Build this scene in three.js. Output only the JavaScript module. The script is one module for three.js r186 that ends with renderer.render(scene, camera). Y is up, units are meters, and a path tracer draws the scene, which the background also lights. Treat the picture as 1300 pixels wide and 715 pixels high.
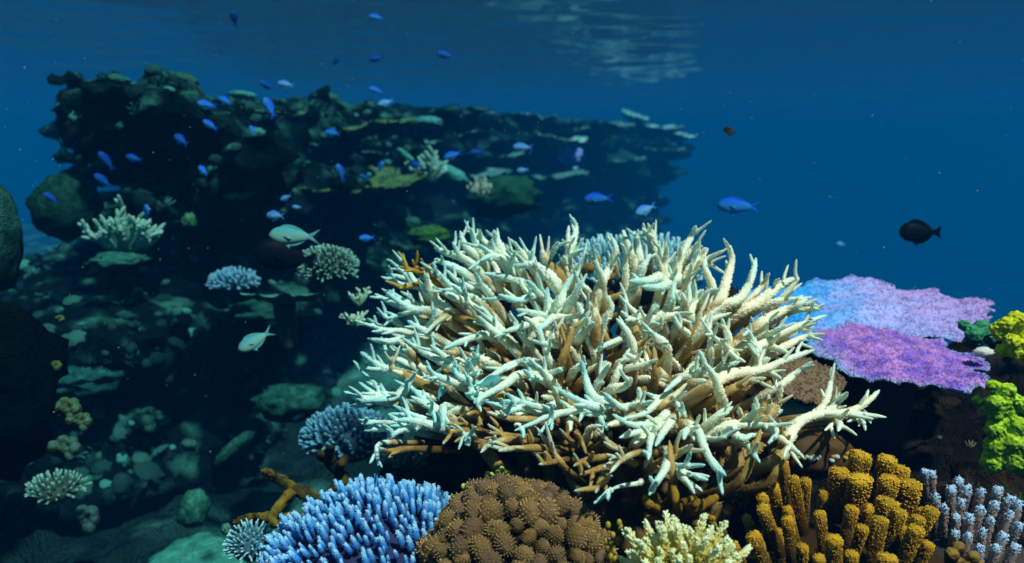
import * as THREE from 'three';
import { MarchingCubes } from 'three/addons/objects/MarchingCubes.js';
import { mergeVertices } from 'three/addons/utils/BufferGeometryUtils.js';
import { createNoise3D } from 'simplex-noise';

// ---------------------------------------------------------------- camera, sky, sun, water haze, exposure
const scene = new THREE.Scene();
const FOV = 40, CAM_Y = 1.0, PITCH = THREE.MathUtils.degToRad(-9.96);
const camera = new THREE.PerspectiveCamera(FOV, 1300 / 715, 0.02, 300);
camera.position.set(0, CAM_Y, 0);
camera.rotation.set(PITCH, 0, 0);
camera.focus = 0.9;
camera.userData.fStop = 4.8;
camera.updateMatrixWorld(true);

const renderer = new THREE.WebGLRenderer({ antialias: true });
renderer.setSize(1300, 715);
renderer.toneMapping = THREE.LinearToneMapping;
renderer.toneMappingExposure = 0.86;
renderer.shadowMap.enabled = true;

function makeSky() {
  const W = 256, H = 128, data = new Float32Array(W * H * 4);
  const mix = (a, b, t) => a + (b - a) * t;
  for (let j = 0; j < H; j++) {
    const el = ((j + 0.5) / H - 0.5) * Math.PI, s = Math.max(0, Math.sin(el)), t = Math.pow(s, 1.7);
    for (let i = 0; i < W; i++) {
      const o = (j * W + i) * 4;
      data[o] = mix(0.0, 0.03, t); data[o + 1] = mix(0.020, 0.24, t); data[o + 2] = mix(0.05, 0.30, t); data[o + 3] = 1;
    }
  }
  const t = new THREE.DataTexture(data, W, H, THREE.RGBAFormat, THREE.FloatType);
  t.mapping = THREE.EquirectangularReflectionMapping;
  t.magFilter = THREE.LinearFilter;
  t.needsUpdate = true;
  return t;
}
scene.background = makeSky();
scene.environment = scene.background;
const sun = new THREE.DirectionalLight(new THREE.Color(1.0, 0.98, 0.88), 5.0);
sun.position.set(3.0, 8, 2.4);
sun.target.position.set(0, 0.5, -1.2);
sun.castShadow = true;
sun.shadow.radius = 5;
sun.shadow.mapSize.set(4096, 4096);
Object.assign(sun.shadow.camera, { left: -8, right: 8, top: 8, bottom: -8, near: 0.5, far: 30 });
scene.add(sun, sun.target);
scene.fog = new THREE.FogExp2(new THREE.Color(0.0, 0.32, 0.95), 0.027);

// ---------------------------------------------------------------- helpers
const V = (x, y, z) => new THREE.Vector3(x, y, z);
const F = 357.5 / Math.tan(THREE.MathUtils.degToRad(FOV / 2));
const PX = (d) => d / F;                                  // metres per photo pixel at that depth
function at(x, y, d) { return V((x - 650) / F * d, (357.5 - y) / F * d, -d).applyMatrix4(camera.matrixWorld); }
const CAMQ = camera.quaternion.clone();
const inView = (x, y, z) => V(x, y, z).applyQuaternion(CAMQ);   // a direction given along the picture's right, up and towards the eye
function rng(seed) { let a = seed >>> 0; return () => { a = (a + 0x6D2B79F5) >>> 0; let t = Math.imul(a ^ (a >>> 15), 1 | a); t = (t + Math.imul(t ^ (t >>> 7), 61 | t)) ^ t; return ((t ^ (t >>> 14)) >>> 0) / 4294967296; }; }
const N3 = createNoise3D(rng(7));
const fbm = (x, y, z, o = 4) => { let s = 0, a = 0.5, f = 1; for (let i = 0; i < o; i++) { s += a * N3(x * f, y * f, z * f); a *= 0.5; f *= 2.03; } return s; };
const clamp = (x, a = 0, b = 1) => Math.min(b, Math.max(a, x));
const sstep = (a, b, x) => { const t = clamp((x - a) / (b - a)); return t * t * (3 - 2 * t); };
const lerp = (a, b, t) => a + (b - a) * t;
const mixc = (a, b, t) => [lerp(a[0], b[0], t), lerp(a[1], b[1], t), lerp(a[2], b[2], t)];
const mul = (c, k) => [c[0] * k, c[1] * k, c[2] * k];
const UPV = V(0, 1, 0);

const taken = new Map();
function numbered(name) { const n = taken.get(name) ?? 0; taken.set(name, n + 1); return n ? `${name}_${String(n).padStart(3, '0')}` : name; }
const partNames = new WeakMap();
function partName(parent, name) { let m = partNames.get(parent); if (!m) partNames.set(parent, m = {}); const n = m[name] ?? 0; m[name] = n + 1; return n ? `${name}_${String(n).padStart(3, '0')}` : name; }
function thing(name, label, category, pos, group) {
  const o = new THREE.Group(); o.name = numbered(name); o.position.copy(pos);
  o.userData = { label, category }; if (group) o.userData.group = group;
  scene.add(o); return o;
}
function setting(mesh, name, kind = 'structure', label) { mesh.name = name; mesh.userData.kind = kind; if (label) mesh.userData.label = label; scene.add(mesh); return mesh; }
function mesh(geo, mat) { const m = new THREE.Mesh(geo, mat); m.castShadow = m.receiveShadow = true; return m; }
function part(parent, name, geo, mat, pos, quat, scale) {
  const m = mesh(geo, mat); m.name = partName(parent, name);
  if (pos) m.position.copy(pos); if (quat) m.quaternion.copy(quat); if (scale) m.scale.copy(scale);
  parent.add(m); return m;
}
function lookUp(dir, spin) { return new THREE.Quaternion().setFromUnitVectors(UPV, dir.clone().normalize()).multiply(new THREE.Quaternion().setFromAxisAngle(UPV, spin)); }

class MB {
  constructor() { this.p = []; this.c = []; this.i = []; }
  v(q, c) { this.p.push(q.x, q.y, q.z); this.c.push(c[0], c[1], c[2]); return this.p.length / 3 - 1; }
  t(a, b, c) { this.i.push(a, b, c); }
  geo() {
    const g = new THREE.BufferGeometry();
    g.setAttribute('position', new THREE.Float32BufferAttribute(this.p, 3));
    g.setAttribute('color', new THREE.Float32BufferAttribute(this.c, 3));
    g.setIndex(this.i); g.computeVertexNormals(); return g;
  }
}
// a tapered, slightly rough limb along pts; returns frames for things that grow on it
function limb(mb, pts, rad, seg, rings, col, { blunt = 0.9, rough = 0.06, seed = 0, freq = 60, flare = null } = {}) {
  const curve = new THREE.CatmullRomCurve3(pts, false, 'centripetal');
  let nrm = null, prev = null; const frames = [], rowsAt = [];
  for (let k = 0; k <= rings; k++) {
    const u = k / rings, t = Math.min(1, u < 0.7 ? u * 1.1 : 0.77 + (1 - 0.77) * (1 - Math.pow(Math.max(0, 1 - (u - 0.7) / 0.3), 1.7)));
    const P = curve.getPoint(t), T = curve.getTangent(t).normalize();
    if (!nrm) { nrm = Math.abs(T.y) < 0.9 ? V(0, 1, 0) : V(1, 0, 0); nrm.cross(T).normalize(); }
    else nrm.addScaledVector(T, -nrm.dot(T)).normalize();
    const B = T.clone().cross(nrm);
    const end = t > blunt ? Math.sqrt(Math.max(0, 1 - ((t - blunt) / (1 - blunt)) ** 2)) : 1;
    const r = rad(t) * end; frames.push({ P, T, N: nrm.clone(), B, r: rad(t), t });
    if (k === rings) { rowsAt.push(mb.v(P, col(t, 0, P))); break; }
    const first = mb.p.length / 3;
    for (let s = 0; s < seg; s++) {
      const a = s / seg * Math.PI * 2, dir = nrm.clone().multiplyScalar(Math.cos(a)).addScaledVector(B, Math.sin(a));
      const q = P.clone().addScaledVector(dir, r);
      const w = rough ? 1 + rough * (N3(q.x * freq + seed, q.y * freq, q.z * freq) + 0.5 * N3(q.x * freq * 3, q.y * freq * 3 + seed, q.z * freq * 3)) : 1;
      q.copy(P).addScaledVector(dir, r * w);
      mb.v(q, col(t, a, q));
    }
    rowsAt.push(first);
  }
  for (let k = 0; k < rings; k++) for (let s = 0; s < seg; s++) {
    const a = rowsAt[k] + s, b = rowsAt[k] + (s + 1) % seg;
    if (k === rings - 1) mb.t(a, b, rowsAt[rings]);
    else { const c = rowsAt[k + 1] + s, d = rowsAt[k + 1] + (s + 1) % seg; mb.t(a, b, d); mb.t(a, d, c); }
  }
  return frames;
}
function nub(mb, base, dir, size, width, col, sides = 4, tipc) {
  const d = dir.clone().normalize(), x = (Math.abs(d.y) < 0.9 ? V(0, 1, 0) : V(1, 0, 0)).cross(d).normalize(), y = d.clone().cross(x), first = mb.p.length / 3;
  for (let s = 0; s < sides; s++) { const a = s / sides * 6.2832; mb.v(base.clone().addScaledVector(x, Math.cos(a) * width).addScaledVector(y, Math.sin(a) * width).addScaledVector(d, -0.15 * size), col); }
  for (let s = 0; s < sides; s++) { const a = s / sides * 6.2832; mb.v(base.clone().addScaledVector(x, Math.cos(a) * width * 0.62).addScaledVector(y, Math.sin(a) * width * 0.62).addScaledVector(d, size * 0.72), col); }
  const top = mb.v(base.clone().addScaledVector(d, size), tipc ?? col);
  for (let s = 0; s < sides; s++) { const n = (s + 1) % sides; mb.t(first + s, first + n, first + sides + n); mb.t(first + s, first + sides + n, first + sides + s); mb.t(first + sides + s, first + sides + n, top); }
}
function spike(mb, base, dir, size, width, col) {
  const d = dir.normalize(), x = (Math.abs(d.y) < 0.9 ? V(0, 1, 0) : V(1, 0, 0)).cross(d).normalize(), y = d.clone().cross(x), first = mb.p.length / 3;
  for (let k = 0; k < 4; k++) { const a = k * Math.PI / 2; mb.v(base.clone().addScaledVector(x, Math.cos(a) * width).addScaledVector(y, Math.sin(a) * width).addScaledVector(d, -0.2 * size), col); }
  const top = mb.v(base.clone().addScaledVector(d, size), col);
  for (let k = 0; k < 4; k++) mb.t(first + k, first + (k + 1) % 4, top);
}
function nubs(mb, frames, count, size, R, col, lo = 0.1, hi = 0.98, lean = 0.6, sides = 4) {
  for (let k = 0; k < count; k++) {
    const t = lerp(lo, hi, R()), i = Math.min(frames.length - 2, Math.floor(frames.findIndex((f) => f.t >= t) - 1)), f = frames[Math.max(0, i)], g = frames[Math.max(0, i) + 1], w = (t - f.t) / Math.max(1e-6, g.t - f.t);
    const a = R() * 6.2832, out = f.N.clone().multiplyScalar(Math.cos(a)).addScaledVector(f.B, Math.sin(a)), P = f.P.clone().lerp(g.P, clamp(w)), r = lerp(f.r, g.r, clamp(w));
    const end = t > 0.9 ? Math.sqrt(Math.max(0, 1 - ((t - 0.9) / 0.1) ** 2)) : 1, s = size * (0.7 + 0.6 * R()) * (0.35 + 0.65 * Math.min(1, r / frames[0].r));
    if (sides === 3) spike(mb, P.addScaledVector(out, r * end * 0.93), out.addScaledVector(f.T, lean), s, s * 0.6, col(t)); else nub(mb, P.addScaledVector(out, r * end * 0.93), out.addScaledVector(f.T, lean), s, s * 0.55, col(t), sides);
  }
}
// a lumpy closed ball, displaced along its radius
function lump(detail, rx, ry, rz, disp, col, seed = 0) {
  let g = new THREE.IcosahedronGeometry(1, detail); g.deleteAttribute('uv'); g.deleteAttribute('normal'); g = mergeVertices(g, 1e-4);
  const p = g.attributes.position, c = new Float32Array(p.count * 3), q = V(0, 0, 0);
  for (let i = 0; i < p.count; i++) {
    q.fromBufferAttribute(p, i).normalize(); const d = q.clone(); q.multiplyScalar(1 + disp(d, seed)); q.set(q.x * rx, q.y * ry, q.z * rz);
    p.setXYZ(i, q.x, q.y, q.z); const k = col(d, q); c[i * 3] = k[0]; c[i * 3 + 1] = k[1]; c[i * 3 + 2] = k[2];
  }
  g.setAttribute('color', new THREE.BufferAttribute(c, 3)); g.computeVertexNormals(); return g;
}
// keeps only the large connected pieces of a meshed field, so that nothing floats
function dropCrumbs(g) {
  const n = g.attributes.position.count, up = new Int32Array(n).map((_, i) => i), ix = g.index.array, size = new Map();
  const root = (a) => { while (up[a] !== a) a = up[a] = up[up[a]]; return a; };
  for (let i = 0; i < ix.length; i += 3) { up[root(ix[i])] = root(ix[i + 1]); up[root(ix[i + 1])] = root(ix[i + 2]); }
  for (let i = 0; i < ix.length; i += 3) { const r = root(ix[i]); size.set(r, (size.get(r) ?? 0) + 1); }
  const most = Math.max(...size.values()), keep = []; for (let i = 0; i < ix.length; i += 3) if (size.get(root(ix[i])) >= most * 0.05) keep.push(ix[i], ix[i + 1], ix[i + 2]);
  g.setIndex(keep); return mergeVertices(g.toNonIndexed(), 1e-5);
}
// meshes a field (positive inside) over a box
function meshField(f, lo, hi, n, col, uvScale = 0) {
  const mc = new MarchingCubes(n, new THREE.MeshStandardMaterial(), false, false, 900000);
  mc.isolation = 0; const half = n / 2;
  for (let z = 0; z < n; z++) for (let y = 0; y < n; y++) for (let x = 0; x < n; x++) {
    const edge = x < 2 || y < 2 || z < 2 || x > n - 4 || y > n - 4 || z > n - 4;
    mc.field[x + y * n + z * n * n] = edge ? Math.min(-1e-3, f(lerp(lo.x, hi.x, x / n), lerp(lo.y, hi.y, y / n), lerp(lo.z, hi.z, z / n))) : f(lerp(lo.x, hi.x, x / n), lerp(lo.y, hi.y, y / n), lerp(lo.z, hi.z, z / n));
  }
  mc.update();
  const cnt = mc.count, src = mc.positionArray, pos = new Float32Array(cnt * 3);
  for (let i = 0; i < cnt; i++) for (let k = 0; k < 3; k++) { const a = (src[i * 3 + k] + 1) / 2; const L = k === 0 ? 'x' : k === 1 ? 'y' : 'z'; pos[i * 3 + k] = lerp(lo[L], hi[L], a); }
  let g = new THREE.BufferGeometry(); g.setAttribute('position', new THREE.BufferAttribute(pos, 3)); g = dropCrumbs(mergeVertices(g, 1e-5)); g.computeVertexNormals();
  const P = g.attributes.position, Nn = g.attributes.normal, c = new Float32Array(P.count * 3);
  for (let i = 0; i < P.count; i++) { const k = col(P.getX(i), P.getY(i), P.getZ(i), Nn.getX(i), Nn.getY(i), Nn.getZ(i)); c[i * 3] = k[0]; c[i * 3 + 1] = k[1]; c[i * 3 + 2] = k[2]; }
  g.setAttribute('color', new THREE.BufferAttribute(c, 3));
  return uvScale ? boxUV(g, uvScale) : g;
}
function boxUV(g, s) {
  g = g.index ? g.toNonIndexed() : g; const P = g.attributes.position, Nn = g.attributes.normal, uv = new Float32Array(P.count * 2);
  for (let i = 0; i < P.count; i += 3) {
    let x = 0, y = 0, z = 0; for (let k = 0; k < 3; k++) { x += Math.abs(Nn.getX(i + k)); y += Math.abs(Nn.getY(i + k)); z += Math.abs(Nn.getZ(i + k)); }
    for (let k = 0; k < 3; k++) { const a = P.getX(i + k), b = P.getY(i + k), c = P.getZ(i + k), [u, v] = y >= x && y >= z ? [a, c] : x >= z ? [c, b] : [a, b]; uv[(i + k) * 2] = u * s; uv[(i + k) * 2 + 1] = v * s; }
  }
  g.setAttribute('uv', new THREE.BufferAttribute(uv, 2)); return g;
}
const smax = (a, b, k) => { const h = clamp(0.5 - 0.5 * (b - a) / k); return lerp(b, a, h) + k * h * (1 - h); };
const smin = (a, b, k) => -smax(-a, -b, k);

// ---------------------------------------------------------------- materials
function grainTexture(n, seed) {
  const d = new Uint8Array(n * n * 4), R = rng(seed);
  const per = (x, y, f, o) => { const a = x / n * 6.2832, b = y / n * 6.2832; return N3(Math.cos(a) * f + o, Math.sin(a) * f + Math.cos(b) * f, Math.sin(b) * f + o); };
  for (let y = 0; y < n; y++) for (let x = 0; x < n; x++) {
    const h = 0.5 + 0.26 * per(x, y, 1.2, 3) + 0.2 * per(x, y, 4, 9) + 0.16 * per(x, y, 11, 21) + 0.1 * (R() - 0.5), o = (y * n + x) * 4;
    d[o] = d[o + 1] = d[o + 2] = 255 * clamp(h); d[o + 3] = 255;
  }
  const t = new THREE.DataTexture(d, n, n, THREE.RGBAFormat); t.magFilter = THREE.LinearFilter; t.wrapS = t.wrapT = THREE.RepeatWrapping; t.needsUpdate = true; return t;
}
const GRAIN = grainTexture(256, 5);
const M = {
  coral: new THREE.MeshPhysicalMaterial({ specularIntensity: 0.25, name: 'coral_skin', vertexColors: true, roughness: 0.82 }),
  soft: new THREE.MeshPhysicalMaterial({ specularIntensity: 0.25, name: 'coral_flesh', vertexColors: true, roughness: 0.6 }),
  rock: new THREE.MeshPhysicalMaterial({ specularIntensity: 0.03, name: 'reef_rock', vertexColors: true, roughness: 0.95, bumpMap: GRAIN, bumpScale: 0.012 }),
  sand: new THREE.MeshPhysicalMaterial({ specularIntensity: 0.03, name: 'sea_floor_rubble', vertexColors: true, roughness: 0.95, bumpMap: GRAIN, bumpScale: 0.03 }),
  fish: new THREE.MeshPhysicalMaterial({ specularIntensity: 0.05, name: 'fish_scales', vertexColors: true, roughness: 0.45 }),
  eye: new THREE.MeshStandardMaterial({ name: 'fish_eye', color: new THREE.Color(0.01, 0.01, 0.012), roughness: 0.15 }),
  water: new THREE.MeshPhysicalMaterial({ name: 'sea_surface', color: new THREE.Color(0.9, 0.97, 1), roughness: 0.09, transmission: 1, thickness: 0, ior: 1.33 }),
  plain: new THREE.MeshPhysicalMaterial({ specularIntensity: 0.06, name: 'coral_growth', color: 0xffffff, roughness: 0.9 }),
};

// ---------------------------------------------------------------- setting: sea surface, sea floor, reef wall, reef base
function gradedGrid(n, reach, power, h, cx, cz, col, uvScale) {
  const mb = new MB(), uv = [];
  const g = (k) => { const u = k / n * 2 - 1; return Math.sign(u) * Math.pow(Math.abs(u), power) * reach; };
  for (let j = 0; j <= n; j++) for (let i = 0; i <= n; i++) { const x = cx + g(i), z = cz + g(j), y = h(x, z); mb.v(V(x, y, z), col(x, y, z)); uv.push(x * uvScale, z * uvScale); }
  for (let j = 0; j < n; j++) for (let i = 0; i < n; i++) { const a = j * (n + 1) + i, b = a + 1, c = a + n + 1, d = c + 1; mb.t(a, c, b); mb.t(b, c, d); }
  const geo = mb.geo(); geo.setAttribute('uv', new THREE.Float32BufferAttribute(uv, 2)); return geo;
}
const SURFACE = CAM_Y + 0.92;
setting(mesh(gradedGrid(300, 24, 1.9, (x, z) => SURFACE + 0.042 * fbm(x * 0.7, 0.3, z * 1.1, 2) + 0.015 * fbm(x * 2.1 + 5, 2, z * 3.6, 2) + 0.001 * N3(x * 6, 4, z * 11), 0, -4, () => [1, 1, 1], 1), M.water), 'water_surface');

function floorY(x, z) {
  const drop = sstep(-0.3, 3.5, x + Math.max(0, -z - 4) * 0.15) * 3.2 + sstep(3, 20, -z) * 1.6 + sstep(3, 14, x) * 5;
  return -drop + 0.10 * fbm(x * 1.3, 3, z * 1.3, 4) + 0.05 * Math.abs(N3(x * 4, 5, z * 4)) + 0.025 * Math.abs(N3(x * 11, 8, z * 11));
}
setting(mesh(gradedGrid(300, 24, 1.9, floorY, -1, -2.4, (x, y, z) => {
  const s = sstep(-0.1, 0.45, fbm(x * 1.5 + 3, 1, z * 1.5, 4)), k = 0.75 + 0.5 * N3(x * 14, 2, z * 14);
  return mul(mixc([0.008, 0.036, 0.036], [0.06, 0.32, 0.27], s), k);  // red held low to paint in its absorption by the water
}, 3), M.sand), 'sea_floor');

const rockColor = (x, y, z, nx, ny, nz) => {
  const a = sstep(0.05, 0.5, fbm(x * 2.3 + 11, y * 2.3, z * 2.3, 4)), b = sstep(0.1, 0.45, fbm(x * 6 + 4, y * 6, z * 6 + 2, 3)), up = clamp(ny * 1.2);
  let c = mixc([0.0015, 0.008, 0.010], [0.005, 0.026, 0.022], a);  // rock left almost without red, imitating light filtered by water
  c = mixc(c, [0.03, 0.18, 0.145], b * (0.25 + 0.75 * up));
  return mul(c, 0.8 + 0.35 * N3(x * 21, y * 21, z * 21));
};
const PLAN = [[-1.02, -2.2], [-0.92, -2.35], [-0.80, -2.9], [-0.66, -4.0], [-0.2, -7.0], [1.0, -11.0], [2.95, -14.3], [2.9, -17.0], [-5.0, -17.0], [-3.2, -6.8], [-1.45, -3.2]];
function planDist(x, z) {                                  // signed distance to the reef's outline seen from above, negative inside
  let d = 1e9, s = 1;
  for (let i = 0, j = PLAN.length - 1; i < PLAN.length; j = i++) {
    const [ax, az] = PLAN[i], [bx, bz] = PLAN[j], ex = bx - ax, ez = bz - az, wx = x - ax, wz = z - az, t = clamp((wx * ex + wz * ez) / (ex * ex + ez * ez));
    d = Math.min(d, (wx - ex * t) ** 2 + (wz - ez * t) ** 2);
    const c1 = z >= az, c2 = z < bz, c3 = ex * wz > ez * wx; if ((c1 && c2 && c3) || (!c1 && !c2 && !c3)) s = -s;
  }
  return s * Math.sqrt(d);
}
function reefField(x, y, z) {
  const flat = planDist(x, z) - 0.55 * sstep(0.85, 0.25, y) * sstep(-0.6, -1.2, x), far = sstep(2.5, 6, -z);
  const top = CAM_Y + 0.16 + 0.10 * far + 0.03 * sstep(5, 9, -z) - 0.35 * sstep(2.4, 3.4, x + 0.4 * N3(x, 4, z)) + (0.12 - 0.03 * far) * fbm(x * 1.6, 1, z * 1.1, 3) + 0.05 * (1 - 0.5 * far) * N3(x * 5, 2, z * 5);
  const shelf = 0.30 * Math.pow(0.5 + 0.5 * Math.sin(y * 15 + 2.6 * N3(x * 0.7, y * 0.6, z * 0.7)), 2.2) - 0.13 + 0.26 * sstep(top - 0.34, top - 0.05, y) - 0.15 * sstep(0.5, 0.0, y);
  const side = flat - shelf + 0.34 * fbm(x * 1.5, y * 2.2, z * 1.5, 3) + 0.16 * Math.abs(N3(x * 4.2, y * 5, z * 4.2)) + 0.05 * N3(x * 11, y * 11, z * 11);
  return -smax(side, y - top + 0.05 * Math.abs(N3(x * 7, 3, z * 7)), 0.07);
}
{
  const nearG = meshField(reefField, V(-2.6, -0.4, -4.0), V(0.3, 1.55, -1.6), 118, rockColor, 4);
  const farG = meshField(reefField, V(-5.6, -1.8, -17.4), V(4.0, 1.5, -3.6), 124, rockColor, 4);
  setting(mesh(nearG, M.rock), 'reef_wall');
  setting(mesh(farG, M.rock), 'reef_wall_beyond');
}
// the nearer reef that carries the corals in front
const baseTop = (x, z) => {
  const back = sstep(-0.75, -1.3, z) * 0.10, right = sstep(0.15, 0.75, x) * 0.05;
  return CAM_Y - 0.565 + back + right + 0.05 * fbm(x * 4, 2, z * 4, 3);
};
function baseField(x, y, z) {
  const edge = Math.max(-0.30 - x + 0.12 * sstep(-0.9, -1.5, z), -1.72 - z, z + 0.28), t = y - baseTop(x, z);
  return -smax(smax(edge, t, 0.12) + 0.05 * Math.abs(N3(x * 9, y * 9, z * 9)) + 0.02 * N3(x * 24, y * 24, z * 24), -1.4 - y, 0.05);
}
const baseColor = (x, y, z, nx, ny, nz) => {
  const a = sstep(0.0, 0.5, fbm(x * 7 + 3, y * 7, z * 7, 3)), b = sstep(0.15, 0.5, fbm(x * 16, y * 16, z * 16 + 5, 3));
  return mul(mixc(mixc([0.012, 0.011, 0.009], [0.05, 0.028, 0.010], a), [0.09, 0.075, 0.04], b * 0.6), 0.8 + 0.3 * N3(x * 40, y * 40, z * 40));
};
setting(mesh(meshField(baseField, V(-0.6, -0.6, -2.0), V(2.6, 1.0, -0.15), 120, baseColor, 9), M.rock), 'reef_base');

// ---------------------------------------------------------------- the big bleached staghorn coral
const STAG = thing('staghorn_coral', 'huge bleached white and cream staghorn coral thicket filling the middle of the reef', 'coral', at(790, 640, 1.02));
const ROOT = STAG.position.clone();
const stagDepth = (x, y) => 0.80 + 0.36 * clamp((575 - y) / 280, -0.15, 1.05) + 0.13 * ((x - 790) / 330) ** 2 + 0.012 * Math.sin(x * 0.09) * Math.cos(y * 0.11);
const CREAM = [0.90, 0.87, 0.60], PALE = [0.62, 0.87, 0.76], TIPC = [0.22, 0.68, 0.66], TAN = [0.46, 0.31, 0.09], BROWN = [0.16, 0.095, 0.018], GOLD = [0.42, 0.24, 0.02];
const Rs = rng(41);
let stagCount = 0; const stagRest = new MB();
function stagColor(kind, cool) {
  const ph = Rs() * 10;
  return (t, a, q) => {
    const n = q ? 0.2 * N3(q.x * 40 + ph, q.y * 40, q.z * 40) + 0.1 * N3(q.x * 130, q.y * 130 + ph, q.z * 130) : 0;
    if (kind === 'gold') return mul(mixc(mul(GOLD, 0.6), [0.50, 0.34, 0.04], t), 1 + n * 2);
    if (kind === 'brown') return mul(mixc(mixc(mul(BROWN, 0.7), TAN, sstep(0.1, 0.9, t + n)), mixc(TAN, TIPC, cool), sstep(0.9, 1.0, t + n)), 1 + n);
    if (kind === 'tan') return mul(mixc(mixc(BROWN, TAN, sstep(0, 0.5, t)), mixc(CREAM, TIPC, cool * 0.5), sstep(0.45, 1, t + n)), 1 + n);
    let c = mixc(mixc(BROWN, TAN, sstep(0.0, 0.18, t)), mixc(CREAM, PALE, cool), sstep(0.10, 0.36, t + n));
    return mul(mixc(c, mixc(mixc(CREAM, PALE, 0.4 + 0.6 * cool), TIPC, 0.12 + 0.7 * cool), sstep(0.5, 0.95, t + n)), 1 + n * 0.8);
  };
}
function grow(pts, r0, r1, kind, cool, twigs, label) {
  const mb = new MB(), col = stagColor(kind, cool);
  let len = 0; for (let i = 1; i < pts.length; i++) len += pts[i].distanceTo(pts[i - 1]);
  const rad = (t) => lerp(r0, r1, Math.pow(t, 1.25)) * (1 + 0.05 * Math.sin(t * 17 + r0 * 9000));
  const rings = Math.round(clamp(len / 0.006, 12, 34)), fr = limb(mb, pts, rad, 10, rings, col, { blunt: 0.9, rough: 0.08, seed: Rs() * 9, freq: 85 });
  nubs(mb, fr, Math.round(clamp(len / 0.0004, 70, 380)), r0 * 0.31, Rs, (t) => mul(col(t), 1.06), 0.12, 0.95, 0.8, 3);
  for (let k = 0; k < twigs; k++) {
    const f = fr[Math.floor(lerp(0.38, 0.86, Rs()) * (fr.length - 1))], a = Rs() * 6.283, out = f.N.clone().multiplyScalar(Math.cos(a)).addScaledVector(f.B, Math.sin(a));
    const L = lerp(0.008, 0.024, Rs()), d = out.multiplyScalar(0.8).addScaledVector(f.T, 0.55).add(V(0, 0.25, 0)).normalize(), tr = Math.max(0.0032, f.r * lerp(0.5, 0.7, Rs()));
    const tp = [f.P.clone(), f.P.clone().addScaledVector(d, L * 0.5), f.P.clone().addScaledVector(d, L + f.r).addScaledVector(f.T, L * 0.35)];
    const tc = (t) => col(clamp(0.5 * f.t + 0.5 * t + 0.1));
    const tf = limb(mb, tp, (t) => lerp(tr, tr * 0.5, t), 7, 7, (t, aa, q) => tc(t), { blunt: 0.8, rough: 0.06 });
    nubs(mb, tf, 12, tr * 0.35, Rs, (t) => tc(t), 0.2, 0.97, 0.7);
  }
  if (stagCount++ < 296) {
    const g = mb.geo(), m = part(STAG, 'branch', g, M.coral); m.position.copy(ROOT).negate(); if (label) m.userData.label = label;
  } else { const o = stagRest.p.length / 3; stagRest.p.push(...mb.p); stagRest.c.push(...mb.c); for (const i of mb.i) stagRest.i.push(i + o); }
}
// a branch traced from its tip back to where it leaves the thicket: radius in pixels, then x, y pairs
function b(r, kind, ...xy) {
  const n = xy.length / 2, pts = [], lift = (Rs() - 0.5) * 0.05, tx = xy[0], ty = xy[1];
  for (let i = n - 1; i >= 0; i--) { const x = xy[i * 2], y = xy[i * 2 + 1], s = i / (n - 1); pts.push(at(x, y, stagDepth(x, y) + lift + lerp(-0.03, 0.035, s))); }
  const back = pts[0].clone().sub(pts[1]).normalize(), core = ROOT.clone().add(V(0, 0.02, -0.03)).sub(pts[0]).normalize();
  pts.unshift(pts[0].clone().addScaledVector(back, 0.03).addScaledVector(core, 0.05).addScaledVector(inView(0, -0.2, -1), 0.045));
  const s = PX(stagDepth(tx, ty)) * 0.76, cool = clamp(1.05 - (tx - 440) / 620 + (Rs() - 0.5) * 0.5 + (ty - 420) * 0.001, 0.05, 1);  // cooler tint towards the left paints in that flank's shade
  let len = 0; for (let i = 1; i < pts.length; i++) len += pts[i].distanceTo(pts[i - 1]);
  grow(pts, r * 1.12 * s, r * 0.30 * s, { c: 'cream', t: 'tan', d: 'brown', y: 'gold' }[kind], cool, kind === 'y' ? 2 : len > 0.11 ? 2 + Math.floor(Rs() * 2) : Rs() < 0.6 ? 1 : 0, kind === 'y' ? 'yellow algae covered branch' : undefined);
}
// upper left edge
b(5, 'c', 493, 329, 508, 342, 532, 360); b(5, 'c', 511, 321, 515, 338, 530, 362); b(6, 'c', 489, 348, 508, 352, 530, 360); b(6, 'c', 483, 351, 507, 360, 536, 366);
b(6, 'y', 505, 338, 529, 345, 550, 356); b(5, 'y', 523, 329, 530, 341, 545, 352); b(5, 'y', 507, 366, 519, 364, 534, 361); b(5, 'y', 542, 336, 541, 346, 550, 356);
b(8, 'c', 551, 315, 567, 321, 590, 330); b(7, 'c', 574, 307, 584, 324, 600, 336); b(8, 'c', 584, 293, 590, 312, 603, 325); b(8, 'c', 551, 329, 568, 336, 590, 347); b(6, 'c', 549, 333, 556, 347, 568, 362);
b(7, 'c', 532, 350, 549, 360, 566, 370); b(7, 'c', 558, 347, 571, 362, 586, 372); b(6, 'c', 566, 342, 580, 356, 600, 368);
b(7, 'c', 597, 289, 602, 304, 609, 322); b(7, 'c', 609, 291, 612, 304, 640, 326); b(10, 'c', 627, 292, 630, 306, 645, 330); b(6, 'c', 607, 310, 618, 318, 634, 330); b(8, 'c', 610, 331, 624, 326, 648, 332);
b(6, 'c', 652, 306, 660, 318, 672, 334); b(6, 'c', 647, 314, 651, 326, 660, 342); b(7, 'c', 654, 319, 648, 336, 650, 350); b(6, 'c', 676, 315, 677, 328, 682, 345); b(6, 'c', 671, 318, 674, 330, 680, 345);
b(10, 't', 688, 316, 692, 330, 710, 350); b(12, 'c', 650, 337, 680, 338, 706, 362); b(8, 'c', 725, 275, 731, 289, 726, 312, 720, 330); b(6, 'c', 722, 286, 721, 306, 722, 322); b(7, 'c', 709, 307, 703, 318, 692, 338); b(9, 'c', 715, 325, 720, 340, 729, 362);
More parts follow.
